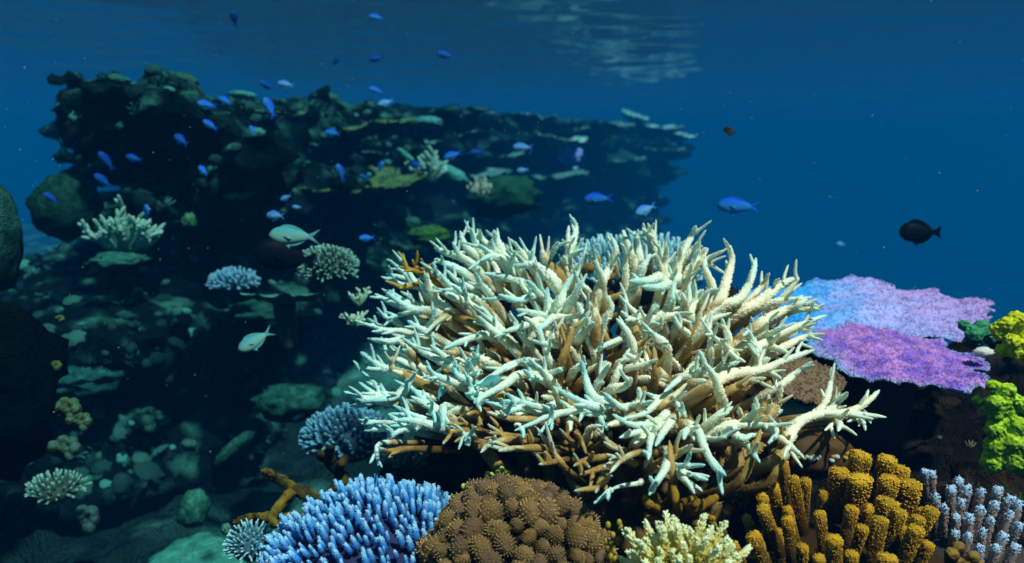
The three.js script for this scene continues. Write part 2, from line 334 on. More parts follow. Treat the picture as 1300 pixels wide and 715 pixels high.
b(7, 'c', 747, 320, 740, 332, 728, 350); b(6, 'c', 741, 317, 730, 322, 716, 330); b(7, 'c', 603, 346, 609, 358, 620, 372); b(9, 'c', 614, 347, 640, 352, 676, 364); b(8, 'c', 669, 356, 680, 367, 694, 380); b(6, 'c', 730, 343, 734, 358, 748, 372);
// crown and upper right
b(8, 'c', 776, 300, 782, 317, 774, 340, 760, 368); b(7, 'c', 790, 292, 797, 310, 804, 334); b(7, 'c', 807, 296, 810, 310, 812, 330); b(9, 'c', 822, 283, 828, 300, 833, 318, 842, 342); b(5, 'c', 815, 290, 822, 297, 829, 306);
b(6, 'c', 836, 307, 838, 322, 842, 340); b(8, 'c', 847, 312, 845, 330, 842, 354); b(8, 'c', 884, 286, 878, 300, 868, 318, 856, 346); b(6, 'c', 890, 307, 882, 314, 872, 326); b(8, 'c', 897, 314, 888, 326, 874, 346); b(6, 'c', 910, 322, 902, 327, 888, 336);
b(6, 'c', 909, 339, 898, 336, 880, 338); b(7, 'c', 864, 312, 863, 330, 858, 354); b(6, 'c', 878, 335, 876, 346, 870, 362); b(7, 'c', 792, 312, 794, 330, 794, 352); b(7, 'c', 754, 325, 758, 338, 764, 356); b(9, 'c', 893, 328, 897, 346, 906, 370, 900, 396);
b(9, 'c', 826, 322, 816, 340, 808, 356); b(11, 'c', 799, 357, 822, 357, 846, 352); b(11, 'c', 815, 364, 838, 365, 862, 356); b(6, 'c', 854, 346, 856, 358, 852, 374);
b(9, 'c', 924, 309, 929, 328, 923, 354, 912, 386); b(9, 'c', 960, 327, 955, 350, 940, 378, 908, 394); b(6, 'c', 977, 346, 969, 361, 950, 382); b(5, 'c', 986, 354, 982, 366, 968, 380); b(6, 'c', 1015, 352, 1004, 366, 990, 382);
b(11, 'c', 1010, 353, 990, 363, 960, 386, 930, 400); b(8, 'c', 1025, 378, 1016, 386, 996, 394, 962, 412); b(6, 'c', 1038, 380, 1024, 387, 1004, 393); b(6, 'c', 1041, 393, 1026, 393, 1004, 396); b(7, 'c', 1020, 380, 1000, 381, 972, 388); b(7, 'c', 893, 367, 886, 380, 876, 398);
// left flank
b(7, 'c', 475, 373, 494, 383, 516, 392); b(8, 'c', 484, 366, 508, 384, 524, 393, 548, 396); b(6, 'c', 493, 368, 510, 380, 526, 390); b(6, 'c', 519, 372, 525, 384, 540, 394); b(5, 'c', 478, 390, 488, 402, 504, 410); b(6, 'c', 493, 404, 508, 400, 534, 394);
b(5, 'c', 466, 404, 478, 412, 504, 426); b(6, 'c', 473, 414, 488, 419, 516, 422); b(8, 'c', 466, 430, 493, 434, 524, 430); b(6, 'c', 480, 440, 495, 452, 516, 462); b(8, 'c', 457, 447, 470, 456, 486, 467, 510, 474); b(5, 'c', 514, 437, 518, 450, 524, 464);
b(8, 'c', 523, 428, 530, 441, 556, 457, 578, 468); b(7, 'c', 546, 438, 558, 448, 578, 462); b(7, 'c', 517, 407, 530, 416, 550, 426); b(7, 'c', 553, 390, 549, 406, 542, 422); b(8, 't', 540, 424, 556, 408, 574, 401, 600, 410); b(8, 'c', 563, 443, 585, 434, 620, 426);
b(9, 'c', 532, 360, 549, 378, 574, 398); b(8, 'c', 556, 366, 572, 376, 596, 386); b(7, 'c', 575, 362, 590, 374, 606, 382); b(6, 'c', 590, 366, 592, 378, 600, 392);
// middle
b(8, 'c', 606, 401, 620, 415, 642, 432); b(8, 'c', 610, 388, 624, 406, 640, 424); b(9, 'c', 632, 374, 656, 382, 684, 376); b(8, 'c', 655, 393, 674, 397, 696, 402); b(7, 'c', 703, 383, 701, 396, 694, 410); b(8, 'c', 695, 364, 695, 386, 698, 406); b(8, 'c', 680, 421, 690, 414, 706, 404);
b(8, 'c', 637, 422, 660, 416, 686, 408); b(6, 'c', 654, 416, 662, 426, 674, 440); b(7, 'c', 675, 432, 694, 437, 718, 440); b(7, 't', 706, 412, 708, 428, 716, 444); b(7, 'c', 688, 430, 692, 444, 700, 462); b(8, 'c', 748, 387, 743, 402, 734, 420); b(8, 'c', 740, 399, 722, 403, 700, 406);
b(9, 'c', 739, 357, 731, 374, 720, 392); b(9, 't', 755, 384, 756, 404, 756, 432); b(6, 'c', 595, 454, 596, 464, 600, 480); b(8, 'd', 729, 408, 722, 434, 710, 470);
b(7, 'c', 785, 374, 797, 388, 814, 402, 842, 410); b(8, 'c', 855, 356, 854, 378, 850, 392, 836, 404); b(6, 'c', 830, 386, 826, 398, 820, 412); b(7, 'c', 891, 367, 880, 382, 866, 404); b(7, 't', 892, 389, 886, 410, 877, 434); b(8, 'c', 880, 398, 860, 400, 836, 406); b(6, 'c', 788, 395, 798, 404, 814, 412);
b(8, 'c', 782, 404, 796, 421, 804, 444); b(8, 'c', 824, 420, 830, 426, 846, 440); b(7, 'c', 771, 397, 767, 412, 760, 432); b(7, 'c', 754, 448, 772, 437, 800, 430); b(7, 'c', 929, 397, 902, 407, 882, 428); b(6, 'c', 867, 375, 866, 390, 862, 408); b(6, 'c', 838, 412, 828, 410, 806, 402);
b(6, 'c', 855, 400, 862, 414, 876, 428); b(7, 't', 826, 452, 816, 436, 806, 424); b(6, 't', 850, 436, 830, 437, 800, 440); b(8, 'd', 830, 440, 832, 466, 830, 490); b(6, 'c', 740, 414, 744, 428, 752, 444);
// right flank
b(9, 'c', 1050, 400, 1020, 411, 992, 423, 960, 440, 928, 440); b(8, 'c', 947, 417, 954, 430, 962, 446); b(6, 'c', 1023, 432, 1008, 434, 984, 438); b(7, 'c', 1003, 450, 990, 444, 970, 440); b(8, 'c', 972, 397, 968, 414, 962, 432); b(7, 'c', 961, 442, 962, 456, 961, 474);
b(10, 'c', 1035, 444, 998, 457, 962, 471, 930, 475, 902, 490); b(9, 'c', 940, 459, 916, 468, 890, 481); b(8, 't', 973, 480, 950, 485, 926, 496); b(7, 'c', 1032, 459, 1012, 473, 990, 490); b(6, 'c', 992, 481, 984, 477, 972, 474); b(7, 'c', 937, 457, 928, 449, 916, 440); b(6, 'c', 915, 430, 922, 440, 934, 452); b(7, 'c', 1048, 424, 1022, 428, 994, 442);
b(7, 'c', 998, 412, 986, 420, 966, 430); b(6, 'c', 1036, 410, 1016, 418, 996, 428); b(6, 'c', 916, 404, 920, 416, 926, 432); b(6, 'c', 900, 420, 908, 430, 920, 440);
// lower left
b(6, 'c', 449, 467, 473, 474, 498, 471, 526, 482); b(7, 't', 498, 452, 498, 467, 524, 481); b(7, 'c', 459, 471, 474, 486, 490, 501, 506, 506); b(6, 'c', 455, 485, 474, 499, 494, 508); b(8, 'c', 436, 497, 456, 506, 480, 508); b(7, 'c', 444, 516, 462, 514, 482, 508); b(8, 'c', 449, 512, 480, 508, 500, 505, 516, 492, 556, 480);
b(6, 'c', 516, 479, 516, 494, 512, 508); b(8, 'c', 518, 487, 536, 506, 560, 522, 578, 520); b(7, 'c', 541, 465, 553, 477, 572, 484); b(6, 'c', 561, 467, 555, 477, 562, 488); b(8, 'c', 575, 464, 582, 478, 596, 484); b(6, 'c', 505, 518, 522, 526, 542, 534); b(8, 'c', 500, 534, 520, 534, 546, 540); b(6, 'c', 495, 541, 514, 541, 534, 546); b(7, 'c', 491, 558, 506, 548, 530, 542); b(5, 'c', 456, 533, 476, 536, 500, 538); b(8, 'c', 561, 543, 563, 530, 566, 516);
b(7, 'c', 541, 526, 552, 524, 566, 518); b(6, 'c', 462, 547, 480, 545, 504, 546);
// lower middle
b(8, 'c', 609, 449, 601, 462, 592, 482); b(7, 'c', 613, 471, 602, 475, 590, 484); b(7, 'c', 590, 499, 600, 505, 614, 506); b(9, 'c', 611, 523, 607, 510, 616, 502, 640, 489, 660, 476, 690, 480); b(7, 'c', 594, 492, 603, 500, 616, 504); b(8, 'c', 601, 491, 624, 478, 652, 462, 676, 460); b(7, 'c', 664, 469, 676, 478, 692, 484); b(8, 'c', 684, 466, 690, 474, 700, 484); b(8, 'c', 715, 467, 700, 474, 680, 480);
b(8, 'c', 640, 499, 664, 511, 692, 518, 712, 512); b(7, 'c', 616, 510, 646, 518, 672, 520); b(7, 'c', 640, 528, 648, 522, 664, 518); b(7, 't', 618, 523, 644, 531, 680, 534); b(8, 'c', 653, 547, 678, 537, 700, 527, 746, 520, 776, 518); b(7, 'c', 696, 540, 702, 530, 716, 524); b(6, 'c', 735, 536, 740, 526, 750, 520); b(8, 'c', 701, 490, 722, 502, 746, 514, 772, 520); b(9, 'c', 738, 457, 743, 478, 752, 502, 780, 518); b(8, 't', 703, 492, 708, 506, 716, 524);
b(7, 'c', 774, 462, 766, 474, 756, 494); b(8, 'c', 765, 498, 776, 508, 790, 518, 810, 514); b(7, 'c', 830, 509, 814, 514, 792, 518); b(8, 'c', 797, 531, 818, 525, 838, 508, 852, 500); b(7, 'c', 772, 547, 763, 532, 764, 518); b(8, 'c', 777, 526, 798, 538, 828, 538, 846, 526); b(9, 'c', 843, 498, 858, 485, 876, 471, 890, 452); b(6, 'c', 820, 499, 832, 504, 848, 508); b(6, 'c', 871, 530, 864, 520, 854, 508); b(9, 't', 854, 502, 858, 512, 866, 528);
b(9, 'c', 786, 556, 806, 550, 828, 544, 850, 540); b(8, 'c', 823, 584, 825, 566, 826, 546); b(6, 't', 766, 561, 778, 569, 794, 572); b(7, 't', 774, 601, 788, 586, 806, 576, 826, 574); b(9, 'c', 824, 629, 832, 614, 843, 598, 848, 574); b(7, 'c', 890, 608, 878, 603, 862, 596, 850, 590); b(9, 'c', 882, 627, 872, 612, 860, 600, 850, 590); b(8, 'c', 874, 592, 862, 592, 846, 594); b(8, 't', 880, 565, 866, 573, 848, 584);
b(10, 'c', 922, 604, 908, 594, 894, 568, 884, 546, 872, 540); b(9, 'c', 868, 558, 870, 549, 882, 544); b(8, 'c', 920, 518, 906, 532, 890, 546); b(7, 'c', 922, 556, 908, 558, 892, 558); b(9, 'd', 850, 560, 852, 590, 854, 630);
// lower right arms
b(10, 'c', 984, 541, 956, 540, 928, 540, 900, 552); b(8, 'c', 959, 504, 960, 520, 946, 535); b(7, 'c', 994, 520, 982, 528, 964, 540); b(10, 't', 992, 487, 985, 514, 966, 534); b(7, 'c', 931, 516, 916, 528, 898, 544); b(9, 'c', 957, 550, 944, 558, 932, 550, 930, 538); b(7, 'c', 965, 588, 956, 576, 944, 562); b(8, 'c', 1021, 582, 1006, 569, 990, 556, 976, 544); b(6, 'c', 984, 556, 986, 548, 980, 538);
b(10, 'c', 1126, 530, 1098, 527, 1068, 525, 1040, 526, 1012, 538, 1000, 558, 992, 580); b(8, 'c', 1056, 466, 1053, 494, 1044, 518, 1030, 530); b(8, 'c', 1077, 498, 1064, 510, 1046, 524); b(8, 'c', 1117, 495, 1104, 508, 1084, 521, 1066, 528); b(9, 'c', 1064, 548, 1066, 538, 1058, 530, 1046, 528); b(5, 'c', 1047, 547, 1054, 541, 1062, 534); b(5, 'c', 1099, 547, 1096, 536, 1090, 527); b(4, 'c', 1090, 542, 1092, 535, 1090, 526); b(4, 'c', 1106, 538, 1102, 532, 1096, 527); b(5, 'c', 1060, 502, 1060, 512, 1058, 522);
b(6, 't', 938, 517, 940, 526, 944, 540); b(9, 'd', 1004, 552, 990, 570, 980, 610); b(8, 'd', 966, 545, 958, 570, 940, 610);
// brown underside
b(6, 'd', 584, 530, 594, 540, 612, 548); b(6, 'c', 582, 571, 589, 557, 604, 549); b(5, 'c', 594, 566, 592, 558, 596, 552); b(7, 't', 610, 575, 624, 563, 650, 558); b(7, 't', 633, 573, 648, 570, 684, 569); b(7, 'd', 562, 550, 580, 547, 606, 549); b(6, 't', 700, 560, 703, 574, 712, 588); b(6, 't', 770, 577, 782, 582, 800, 586); b(6, 'd', 744, 576, 738, 560, 730, 546); b(6, 'd', 710, 544, 720, 556, 732, 566); b(7, 'd', 660, 553, 668, 566, 684, 576); b(6, 'd', 480, 569, 498, 572, 520, 570); b(5, 'c', 485, 594, 479, 580, 482, 564);
b(7, 'd', 728, 592, 744, 584, 770, 580); b(7, 'd', 736, 603, 752, 598, 776, 590); b(6, 'd', 684, 590, 696, 588, 716, 584); b(6, 'd', 620, 548, 640, 552, 668, 556); b(8, 'd', 756, 626, 762, 612, 770, 598); b(5, 'c', 765, 627, 786, 618, 810, 614);
// the inside of the thicket: shorter, deeper, browner branches
const EDGE = [[505, 348], [560, 334], [600, 318], [640, 326], [690, 340], [725, 322], [790, 322], [850, 328], [900, 342], [930, 378], [970, 384], [1008, 404], [1000, 430], [985, 470], [960, 520], [985, 548], [900, 572], [850, 598], [780, 590], [700, 575], [620, 556], [560, 535], [520, 520], [486, 490], [505, 440], [490, 400]];
const insideEdge = (x, y) => { let s = false; for (let i = 0, j = EDGE.length - 1; i < EDGE.length; j = i++) { const [ax, ay] = EDGE[i], [bx, by] = EDGE[j]; if ((ay > y) !== (by > y) && x < (bx - ax) * (y - ay) / (by - ay) + ax) s = !s; } return s; };
for (let k = 0, n = 0; k < 4000 && n < 185; k++) {
  const x = lerp(480, 1020, Rs()), y = lerp(315, 600, Rs()); if (!insideEdge(x, y)) continue;
  const L = lerp(22, 52, Rs()), out = Math.atan2(-(y - 560) * 0.5 + (Rs() - 0.4) * 120, (x - 790) * 0.6 + (Rs() - 0.5) * 260), tx = x + Math.cos(out) * L, ty = y - Math.sin(out) * L;
  if (!insideEdge(tx, ty)) continue; n++;
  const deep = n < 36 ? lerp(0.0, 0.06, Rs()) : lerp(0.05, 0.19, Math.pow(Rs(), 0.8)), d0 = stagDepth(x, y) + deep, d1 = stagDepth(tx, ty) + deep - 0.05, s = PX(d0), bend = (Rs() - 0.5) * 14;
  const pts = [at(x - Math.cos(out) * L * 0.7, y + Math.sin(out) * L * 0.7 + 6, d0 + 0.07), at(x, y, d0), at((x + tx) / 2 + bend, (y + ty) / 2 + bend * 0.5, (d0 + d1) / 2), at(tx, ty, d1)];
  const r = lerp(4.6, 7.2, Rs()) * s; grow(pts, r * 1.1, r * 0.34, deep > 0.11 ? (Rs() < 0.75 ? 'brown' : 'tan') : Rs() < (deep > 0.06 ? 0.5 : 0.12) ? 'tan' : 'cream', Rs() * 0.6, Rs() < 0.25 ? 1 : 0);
}
// stems that carry the thicket
for (let k = 0; k < 34; k++) {
  const x = lerp(520, 1000, (k + Rs()) / 34), y = lerp(400, 570, Rs()), d = stagDepth(x, y) + lerp(0.09, 0.18, Rs()), top = at(x, y, d), foot = ROOT.clone().add(V((Rs() - 0.5) * 0.3, -0.06, (Rs() - 0.5) * 0.16)).lerp(top, 0.12);
  grow([foot, foot.clone().lerp(top, 0.4).add(V(0, -0.02, 0)), foot.clone().lerp(top, 0.75).add(V((Rs() - 0.5) * 0.05, 0.0, (Rs() - 0.5) * 0.05)), top], 0.0105, 0.0075, 'brown', 0.1, 1);
}
if (stagRest.p.length) { const m = part(STAG, 'inner_branches', stagRest.geo(), M.coral); m.position.copy(ROOT).negate(); m.userData.kind = 'stuff'; }

// ---------------------------------------------------------------- dome shaped corals: many alike fingers or knobs over a lumpy base
const fingerGeo = (seed, r, l, seg, rings, col, { bulb = 0, nubN = 0, nubS = 0.2, blunt = 0.75, bend = 0.12, rough = 0.06, lean = 0.6, sides = 4, nubCol = null, taper = 0.65 } = {}) => {
  const R = rng(seed), mb = new MB(), bx = (R() - 0.5) * bend * l * 2, bz = (R() - 0.5) * bend * l * 2;
  const pts = [V(0, 0, 0), V(bx * 0.2, l * 0.35, bz * 0.2), V(bx * 0.6, l * 0.7, bz * 0.6), V(bx, l, bz)];
  const fr = limb(mb, pts, (t) => r * lerp(1, taper, t) * (1 + bulb * sstep(0.35, 0.85, t)), seg, rings, col, { blunt, rough, seed: seed * 3.1, freq: 0.6 / r });
  if (nubN) nubs(mb, fr, nubN, r * nubS, R, nubCol ?? ((t) => mul(col(t, 0, V(0, 0, 0)), 1.1)), 0.12, 0.985, lean, sides);
  return mb.geo();
};
// o: x, y, d of the middle of the base in the picture; rx, ry, rz in pixels there
function dome(o) {
  const s = PX(o.d), c = at(o.x, o.y, o.d), g = thing(o.name ?? 'finger_coral', o.label, 'coral', c, o.group), R = rng(o.seed), rx = o.rx * s, ry = o.ry * s, rz = (o.rz ?? o.rx) * s;
  part(g, 'base', lump(4, rx * 0.94, ry * 0.94, rz * 0.94, (d) => 0.06 * N3(d.x * 3 + o.seed, d.y * 3, d.z * 3), (d) => mul(o.baseCol, 0.8 + 0.4 * N3(d.x * 9, d.y * 9, d.z * 9)), o.seed), M.coral);
  const golden = Math.PI * (3 - Math.sqrt(5));
  const rest = new Map();
  for (let k = 0, made = 0; k < o.n; k++) {
    const yy = 1 - (k + 0.5) / o.n * (1 - (o.low ?? -0.1)), rr = Math.sqrt(1 - yy * yy), a = k * golden + (R() - 0.5) * 0.25;
    const u = V(Math.cos(a) * rr, yy, Math.sin(a) * rr); if (u.z < (o.backTo ?? -0.75)) continue;
    const nrm = V(u.x / rx, u.y / ry, u.z / rz).normalize(), dir = nrm.clone().lerp(o.aim ?? UPV, o.upright ?? 0.4).add(V(R() - 0.5, R() - 0.5, R() - 0.5).multiplyScalar(o.wild ?? 0.15)).normalize();
    const k2 = 1 + (o.vary ?? 0.45) * (R() - 0.45), w = (o.w ?? 1);
    const geo = o.geos[Math.floor(R() * o.geos.length)], pos = V(u.x * rx, u.y * ry, u.z * rz).addScaledVector(dir, -(o.sink ?? 0.2) * o.size * s), q = lookUp(dir, R() * 6.28), sc = V(o.size * s * k2 * w, o.size * s * k2 * (0.85 + 0.35 * R()), o.size * s * k2 * w);
    if (made++ < 296) part(g, o.piece, geo, M.coral, pos, q, sc);
    else { if (!rest.has(geo)) rest.set(geo, []); rest.get(geo).push(new THREE.Matrix4().compose(pos, q, sc)); }
  }
  for (const [geo, list] of rest) { const im = new THREE.InstancedMesh(geo, M.coral, list.length); list.forEach((m, k) => im.setMatrixAt(k, m)); im.castShadow = im.receiveShadow = true; im.name = partName(g, 'outer_' + o.piece + 's'); im.userData.kind = 'stuff'; g.add(im); }
  return g;
}
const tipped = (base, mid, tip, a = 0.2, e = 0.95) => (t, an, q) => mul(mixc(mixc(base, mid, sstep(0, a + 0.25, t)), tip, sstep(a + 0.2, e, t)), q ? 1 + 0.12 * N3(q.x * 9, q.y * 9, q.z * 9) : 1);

// blue finger coral, lower left of centre
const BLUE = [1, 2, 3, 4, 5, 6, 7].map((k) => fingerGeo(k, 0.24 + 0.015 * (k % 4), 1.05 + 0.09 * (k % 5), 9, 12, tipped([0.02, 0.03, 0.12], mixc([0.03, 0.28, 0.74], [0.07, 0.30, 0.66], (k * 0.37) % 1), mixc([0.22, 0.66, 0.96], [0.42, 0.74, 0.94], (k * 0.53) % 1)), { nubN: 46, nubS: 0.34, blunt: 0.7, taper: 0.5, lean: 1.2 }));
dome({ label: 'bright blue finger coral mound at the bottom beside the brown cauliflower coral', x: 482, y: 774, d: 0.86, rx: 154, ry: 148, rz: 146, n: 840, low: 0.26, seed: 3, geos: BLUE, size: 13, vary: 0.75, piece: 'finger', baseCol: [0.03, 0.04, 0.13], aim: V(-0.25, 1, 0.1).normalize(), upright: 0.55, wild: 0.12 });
const PALEC = [7, 8, 9].map((k) => fingerGeo(k, 0.22, 1.3, 8, 10, tipped([0.04, 0.14, 0.16], [0.16, 0.50, 0.58], [0.42, 0.80, 0.84]), { nubN: 24, nubS: 0.34, blunt: 0.75, taper: 0.55, lean: 1.1 }));
// brown cauliflower coral
const KNOBS = [11, 12, 13, 14, 15, 16].map((k) => {
  const R = rng(k), mb = new MB(), el = 1 + 0.75 * R(), n = 520;
  const tone = [1.15, 0.75, 1, 0.85, 1.3, 0.95][k % 6], warm = [1, 0.8, 1.15, 0.9, 1.1, 0.7][k % 6], c1 = [0.15 * tone, 0.095 * tone, 0.036 * tone / warm], c2 = [0.52 * tone, 0.36 * tone, 0.12 * tone / warm];
  const g = lump(3, 0.5 * (1 + 0.2 * (el - 1)), 0.5 * 1.6, 0.5 * el, (d) => 0.16 * N3(d.x * 1.7 + k, d.y * 1.7, d.z * 1.7), (d) => mixc([0.012, 0.008, 0.004], mul(c1, 0.95), sstep(-0.3, 0.7, d.y)), k), P = g.attributes.position;  // knobs darken downwards: shade of the gaps put into the colour
  for (let i = 0; i < P.count; i++) mb.v(V(P.getX(i), P.getY(i), P.getZ(i)), [g.attributes.color.getX(i), g.attributes.color.getY(i), g.attributes.color.getZ(i)]);
  for (let i = 0; i < g.index.count; i++) mb.i.push(g.index.getX(i));
  const Nn = g.attributes.normal;
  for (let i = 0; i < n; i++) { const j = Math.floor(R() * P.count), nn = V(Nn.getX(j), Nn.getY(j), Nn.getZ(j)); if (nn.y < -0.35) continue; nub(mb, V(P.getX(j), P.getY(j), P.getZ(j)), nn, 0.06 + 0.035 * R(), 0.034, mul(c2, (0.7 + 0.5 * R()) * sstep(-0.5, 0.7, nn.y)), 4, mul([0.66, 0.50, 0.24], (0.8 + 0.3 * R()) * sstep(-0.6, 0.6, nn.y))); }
  return mb.geo();
});
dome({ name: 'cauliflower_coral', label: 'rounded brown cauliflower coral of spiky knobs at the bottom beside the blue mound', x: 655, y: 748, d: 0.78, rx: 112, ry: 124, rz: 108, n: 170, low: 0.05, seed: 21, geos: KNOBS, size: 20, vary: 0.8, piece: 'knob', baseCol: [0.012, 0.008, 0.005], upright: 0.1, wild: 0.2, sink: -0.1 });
// cream coral with pointed branchlets
const CREAMS = [31, 32, 33, 34, 35].map((k) => fingerGeo(k, 0.115, 1.2, 9, 14, tipped([0.10, 0.07, 0.008], [0.58, 0.50, 0.09], [0.76, 0.86, 0.52], 0.15, 1.0), { nubN: 64, nubS: 0.85, blunt: 0.8, taper: 0.6, lean: 1.0, sides: 5, bend: 0.08 }));
dome({ name: 'bushy_coral', label: 'cream yellow bushy coral with pointed pale tips at the bottom centre', x: 868, y: 756, d: 0.70, rx: 56, ry: 66, rz: 54, n: 110, low: -0.05, seed: 5, geos: CREAMS, size: 38, piece: 'branchlet', baseCol: [0.10, 0.08, 0.02], upright: 0.42, wild: 0.18, sink: 0.35 });
dome({ name: 'bushy_coral', label: 'pale turquoise fine fingered coral peeking over the crown of the white thicket', x: 805, y: 352, d: 1.42, rx: 84, ry: 40, rz: 60, n: 320, low: -0.1, seed: 45, geos: PALEC, size: 15, piece: 'finger', baseCol: [0.04, 0.16, 0.18], upright: 0.5 });
// small pale blue one by the dead branch
dome({ label: 'small pale turquoise coral clump at the left foot of the blue mound', x: 318, y: 690, d: 0.94, rx: 26, ry: 22, n: 150, low: -0.4, seed: 8, geos: PALEC, size: 6, piece: 'finger', baseCol: [0.05, 0.16, 0.22], upright: 0.2 });

// golden pillar coral: pillars traced by their tops (x, y, half width, length, depth)
{
  const GOLDS = [51, 52, 53, 54, 55, 56].map((k) => fingerGeo(k, 0.5, 3.4, 12, 20, tipped([0.03, 0.014, 0.003], mul([0.13, 0.068, 0.006], 0.7 + 0.12 * (k % 6)), mul([0.54, 0.30 + 0.012 * (k % 4), 0.016], 0.72 + 0.1 * (k % 5)), 0.5, 1.0), { nubN: 420, nubS: 0.19, blunt: 0.86, taper: 0.95, bulb: 0.12, lean: 0.1, bend: 0.05, rough: 0.14, nubCol: (t) => mul(mixc([0.12, 0.06, 0.006], [0.78, 0.46, 0.025], sstep(0.1, 1, t)), 1) }));  // dark lower columns and bright tops paint in light from above
  const g = thing('pillar_coral', 'golden brown pillar coral with rounded knobbly columns at the lower right', 'coral', at(1080, 760, 0.86)), R = rng(77), o = g.position.clone();
  const P = (x, y, w, l, d) => {
    const s = PX(d), tip = at(x, y, d), lean = V((x - 1080) / 320 + (R() - 0.5) * 0.2, 1, (R() - 0.5) * 0.25 + 0.1).normalize(), foot = tip.clone().addScaledVector(lean, -l * s * 1.25).sub(o);
    part(g, 'pillar', GOLDS[Math.floor(R() * 6)], M.coral, foot, lookUp(lean, R() * 6.28), V(w * s * 1.6, l * s * 1.25 / 3.4, w * s * 1.6 * (0.9 + 0.35 * R())));
  };
  P(1006, 604, 8.5, 66, 0.82); P(1022, 606, 8, 62, 0.83); P(968, 628, 8, 55, 0.82); P(965, 640, 9, 62, 0.79); P(1001, 655, 9, 52, 0.77); P(1040, 649, 8, 62, 0.78); P(957, 675, 10, 60, 0.74); P(1060, 682, 11, 50, 0.73); P(1037, 704, 9, 40, 0.72); P(1081, 642, 9, 48, 0.78);
  P(1062, 594, 12, 60, 0.86); P(1091, 602, 15, 55, 0.84); P(1088, 572, 11, 60, 0.88); P(1100, 576, 9, 60, 0.88); P(1129, 579, 13, 60, 0.88); P(1149, 592, 12, 60, 0.88); P(1132, 603, 13, 60, 0.85); P(1161, 610, 15, 70, 0.85); P(1131, 634, 14, 60, 0.80); P(1142, 645, 11, 60, 0.79); P(1119, 656, 11, 60, 0.76);
  P(1168, 668, 12, 60, 0.77); P(1167, 654, 9, 60, 0.79); P(1188, 645, 10, 70, 0.81); P(1131, 704, 13, 40, 0.71); P(1095, 666, 9, 50, 0.79); P(980, 612, 8, 80, 0.86); P(995, 580, 8, 80, 0.90); P(985, 672, 8, 60, 0.80); P(1018, 690, 8, 50, 0.77); P(1080, 700, 9, 40, 0.75); P(1105, 640, 8, 70, 0.84); P(1046, 620, 8, 70, 0.87); P(930, 690, 9, 50, 0.80); P(945, 655, 7, 60, 0.84); P(1148, 668, 9, 60, 0.79); P(1075, 664, 8, 50, 0.80); P(1182, 690, 9, 40, 0.78);
  for (let k = 0; k < 5; k++) P(lerp(945, 1195, R()), lerp(640, 712, R()), lerp(6, 10, R()), lerp(35, 60, R()), lerp(0.80, 0.90, R()));
  part(g, 'base', lump(4, 0.15, 0.10, 0.10, (d) => 0.1 * N3(d.x * 3, d.y * 3, d.z * 3), (d) => [0.035, 0.018, 0.004]), M.coral, V(0, -0.03, -0.02));
}
// tan fingers with pale blue tips, far lower right
{
  const FING = [61, 62, 63, 64].map((k) => fingerGeo(k, 0.5, 3.2, 11, 16, tipped([0.05, 0.04, 0.03], [0.36, 0.27, 0.24], [0.42, 0.66, 0.88], 0.5, 1.0), { nubN: 110, nubS: 0.32, blunt: 0.82, taper: 0.8, bulb: 0.1, lean: 0.4, bend: 0.05 }));
  const g = thing('finger_coral', 'tan finger coral with pale blue tips at the lower right corner', 'coral', at(1240, 740, 0.92)), R = rng(78), o = g.position.clone();
  const P = (x, y, w, l, d) => { const s = PX(d), tip = at(x, y, d), lean = V((x - 1240) / 300 + (R() - 0.5) * 0.2, 1, 0.15 + (R() - 0.5) * 0.2).normalize(); part(g, 'finger', FING[Math.floor(R() * 4)], M.coral, tip.clone().addScaledVector(lean, -l * s * 1.2).sub(o), lookUp(lean, R() * 6.28), V(w * s * 1.8, l * s * 1.2 / 3.2, w * s * 1.8)); };
  const spots = [[1174, 596], [1183, 598], [1189, 625], [1200, 639], [1218, 605], [1229, 616], [1221, 633], [1214, 651], [1248, 619], [1268, 617], [1265, 636], [1246, 642], [1286, 630], [1295, 634], [1285, 648], [1229, 676], [1249, 670], [1275, 676], [1265, 691], [1245, 692], [1214, 673], [1232, 652], [1258, 655], [1298, 664], [1207, 616], [1292, 690]];
  for (const [x, y] of spots) P(x, y, 5.6 + R() * 1.6, 44 + R() * 16, 0.98 - (y - 596) * 0.0014);
  part(g, 'base', lump(4, 0.09, 0.07, 0.07, (d) => 0.1 * N3(d.x * 3, d.y * 3, d.z * 3), () => [0.05, 0.04, 0.035]), M.coral, V(0, -0.02, 0));
}

// ---------------------------------------------------------------- table corals
const BUD = new THREE.ConeGeometry(0.42, 1.2, 5, 1); BUD.translate(0, 0.45, 0);
